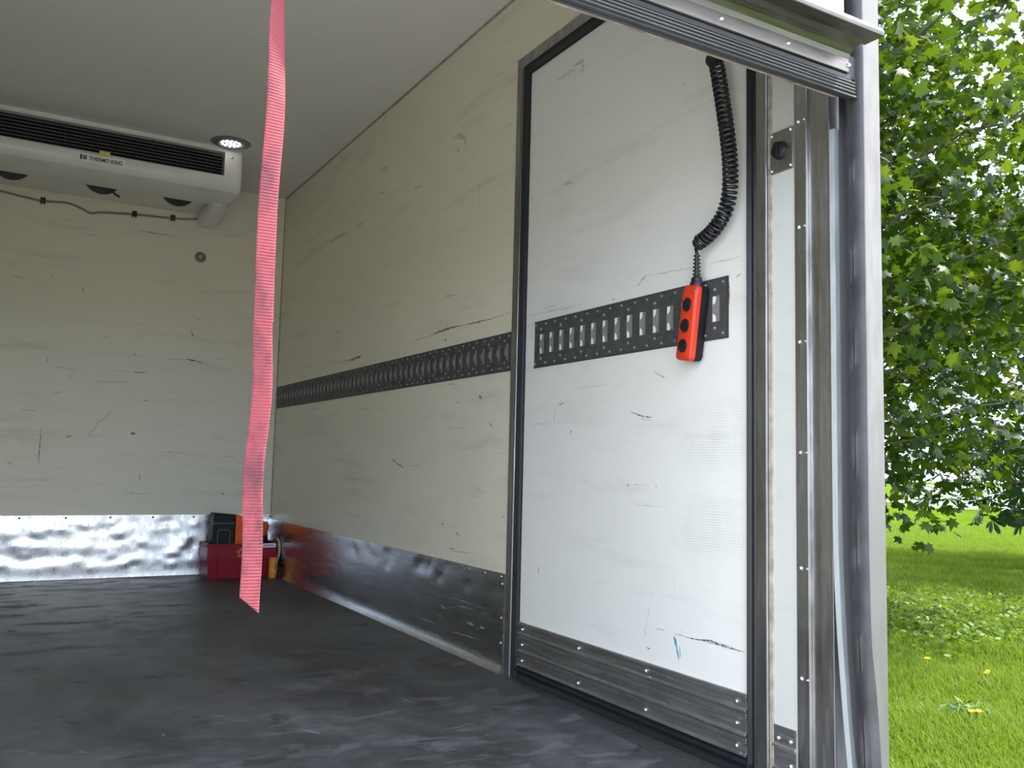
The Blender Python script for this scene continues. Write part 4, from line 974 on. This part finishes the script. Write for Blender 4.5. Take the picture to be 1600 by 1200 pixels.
# --- lawn cover: blades, broad weeds, dandelions
def blades(name, n, dmin, dmax, hmin, hmax, wid, mat_, pxr=(1330, 1660)):
    u_ = rng.uniform(0, 1, n); dist = 1/np.sqrt(1/dmin**2 + u_*(1/dmax**2 - 1/dmin**2)) if False else dmin*(dmax/dmin)**u_
    px = rng.uniform(pxr[0], pxr[1], n)
    dirs = np.stack([ray(a, 750.0)[:2] for a in np.linspace(pxr[0], pxr[1], 64)])
    dirs /= np.linalg.norm(dirs, axis=1)[:, None]
    k = ((px - pxr[0])/(pxr[1] - pxr[0])*63).astype(int)
    side_ = np.stack([dirs[:, 1], -dirs[:, 0]], 1)
    xy = dirs[k]*dist[:, None] + side_[k]*rng.normal(0, 0.05, (n, 1))*dist[:, None]*0.2
    h = rng.uniform(hmin, hmax, n)*(1 + 0.35*np.sin(xy[:, 0]*3.1)*np.cos(xy[:, 1]*2.7)); az = rng.uniform(0, 2*PI, n); lean = rng.uniform(0.1, 0.8, n)
    w = wid*rng.uniform(0.7, 1.3, n)
    ca, sa = np.cos(az), np.sin(az)
    b0 = np.stack([xy[:, 0] - sa*w, xy[:, 1] + ca*w, np.full(n, GZ - 0.004)], 1); b1 = np.stack([xy[:, 0] + sa*w, xy[:, 1] - ca*w, np.full(n, GZ - 0.004)], 1)
    mx_, my_ = xy[:, 0] + ca*h*lean*0.35, xy[:, 1] + sa*h*lean*0.35
    c0_ = np.stack([mx_ - sa*w*0.8, my_ + ca*w*0.8, GZ + h*0.6], 1); c1_ = np.stack([mx_ + sa*w*0.8, my_ - ca*w*0.8, GZ + h*0.6], 1)
    tip = np.stack([xy[:, 0] + ca*h*lean, xy[:, 1] + sa*h*lean, GZ + h*(1 - 0.25*lean)], 1)
    V = np.stack([b0, b1, c1_, c0_, tip], 1).reshape(-1, 3)
    tri = np.array([(0, 1, 2), (0, 2, 3), (3, 2, 4)]); T = (tri[None] + (np.arange(n)*5)[:, None, None]).reshape(-1, 3)
    me = bpy.data.meshes.new(name); me.vertices.add(len(V)); me.vertices.foreach_set('co', V.astype(np.float32).ravel())
    me.loops.add(T.size); me.loops.foreach_set('vertex_index', T.astype(np.int32).ravel())
    me.polygons.add(len(T)); me.polygons.foreach_set('loop_start', np.arange(0, T.size, 3, dtype=np.int32))
    me.update(calc_edges=True); me.validate(); me.materials.append(mat_)
    o = bpy.data.objects.new(name, me); COL.objects.link(o); return o
o = blades('grass_blades', 150000, 4.2, 34.0, 0.05, 0.12, 0.0035, m_grass); tag(o, 'uncut sunlit grass blades covering the lawn', 'grass', kind='stuff')
# band of broad-leaved weeds
nw = 5200
pw = np.array([on_z(rng.uniform(1360, 1640), 970 + 58*float(rng.beta(2.2, 2.2)*2 - 1) + float(rng.normal(0, 9)), GZ) for _ in range(nw)])
pw[:, 2] = GZ + rng.uniform(0.02, 0.11, nw)
o = leaf_mesh('weed_leaves', m_weed, pw, rng.uniform(0.05, 0.09, nw), leaf_frames(nw, 0.5), np.array([(0, 0), (0.30, 0.35), (0.22, 0.75), (0, 1), (-0.22, 0.75), (-0.30, 0.35)]), np.array([0, -.03, -.06, -.16, -.06, -.03]), np.array([(0,1,2), (0,2,3), (0,3,4), (0,4,5)]))
tag(o, 'band of broad-leaved weeds growing through the lawn', 'weeds', kind='stuff')
def dandelion(px, py, label, h=0.10, r=0.022):
    p = Vector(on_z(px, py, GZ + h)); p.z = GZ
    o = empty('dandelion', p); tag(o, label, 'flower', 'yellow dandelions in the lawn')
    keep(MB().tube([p, p + Vector((0.01, 0, h*0.5)), p + Vector((0.005, 0, h))], 0.003, 5).build('stem', m_stem), o)
    mb_ = MB()
    for k in range(14):
        a = 2*PI*k/14; c_, s_ = math.cos(a), math.sin(a); b_ = p + Vector((0.005, 0, h))
        mb_.add([b_ + Vector((-s_*0.003, c_*0.003, 0)), b_ + Vector((s_*0.003, -c_*0.003, 0)), b_ + Vector((c_*r, s_*r, 0.008)), b_ + Vector((c_*r*0.6, s_*r*0.6, 0.018))], [(0,1,2), (0,2,3), (1,2,3)])
    mb_.lathe([(0.010, 0.0), (0.013, 0.008), (0.007, 0.016), (0, 0.017)], p + Vector((0.005, 0, h)), (0, 0, 1), 8)
    keep(mb_.build('flower_head', m_petal), o)
dandelion(1448, 1030, 'lone yellow dandelion nearest the corner post', 0.10, 0.028)
dandelion(1543, 1050, 'higher yellow dandelion of the close pair in the grass', 0.11, 0.018)
dandelion(1541, 1053, 'lower yellow dandelion of the close pair in the grass', 0.09, 0.022)
dandelion(1517, 1113, 'left yellow flower over the grey-green weed clump', 0.14, 0.022)
dandelion(1528, 1113, 'right yellow flower over the grey-green weed clump', 0.14, 0.024)
p = Vector(on_z(1510, 1128, GZ)); wc_ = empty('weed_clump', p); tag(wc_, 'grey-green weed clump under the two nearest yellow flowers', 'weed')
nl = 90
lp = np.array(p)[None] + np.stack([rng.normal(0, 0.07, nl), rng.normal(0, 0.07, nl), rng.uniform(0.01, 0.12, nl)], 1)
o = leaf_mesh('clump_leaves', simple('grey_green_leaf', (0.10, 0.16, 0.07), 0.9, 0, 0.3, 30, 0.0, 0.1), lp, rng.uniform(0.05, 0.10, nl), leaf_frames(nl, 0.8), np.array([(0, 0), (0.14, 0.35), (0.10, 0.75), (0, 1), (-0.10, 0.75), (-0.14, 0.35)]), np.array([0, -.03, -.06, -.16, -.06, -.03]), np.array([(0,1,2), (0,2,3), (0,3,4), (0,4,5)]))
keep(o, wc_)
for k in range(7):
    a = rng.uniform(0, 2*PI); keep(MB().tube([p, p + Vector((0.05*math.cos(a), 0.05*math.sin(a), 0.07)), p + Vector((0.09*math.cos(a), 0.09*math.sin(a), 0.13))], 0.003, 5).build('stem', m_stem), wc_)
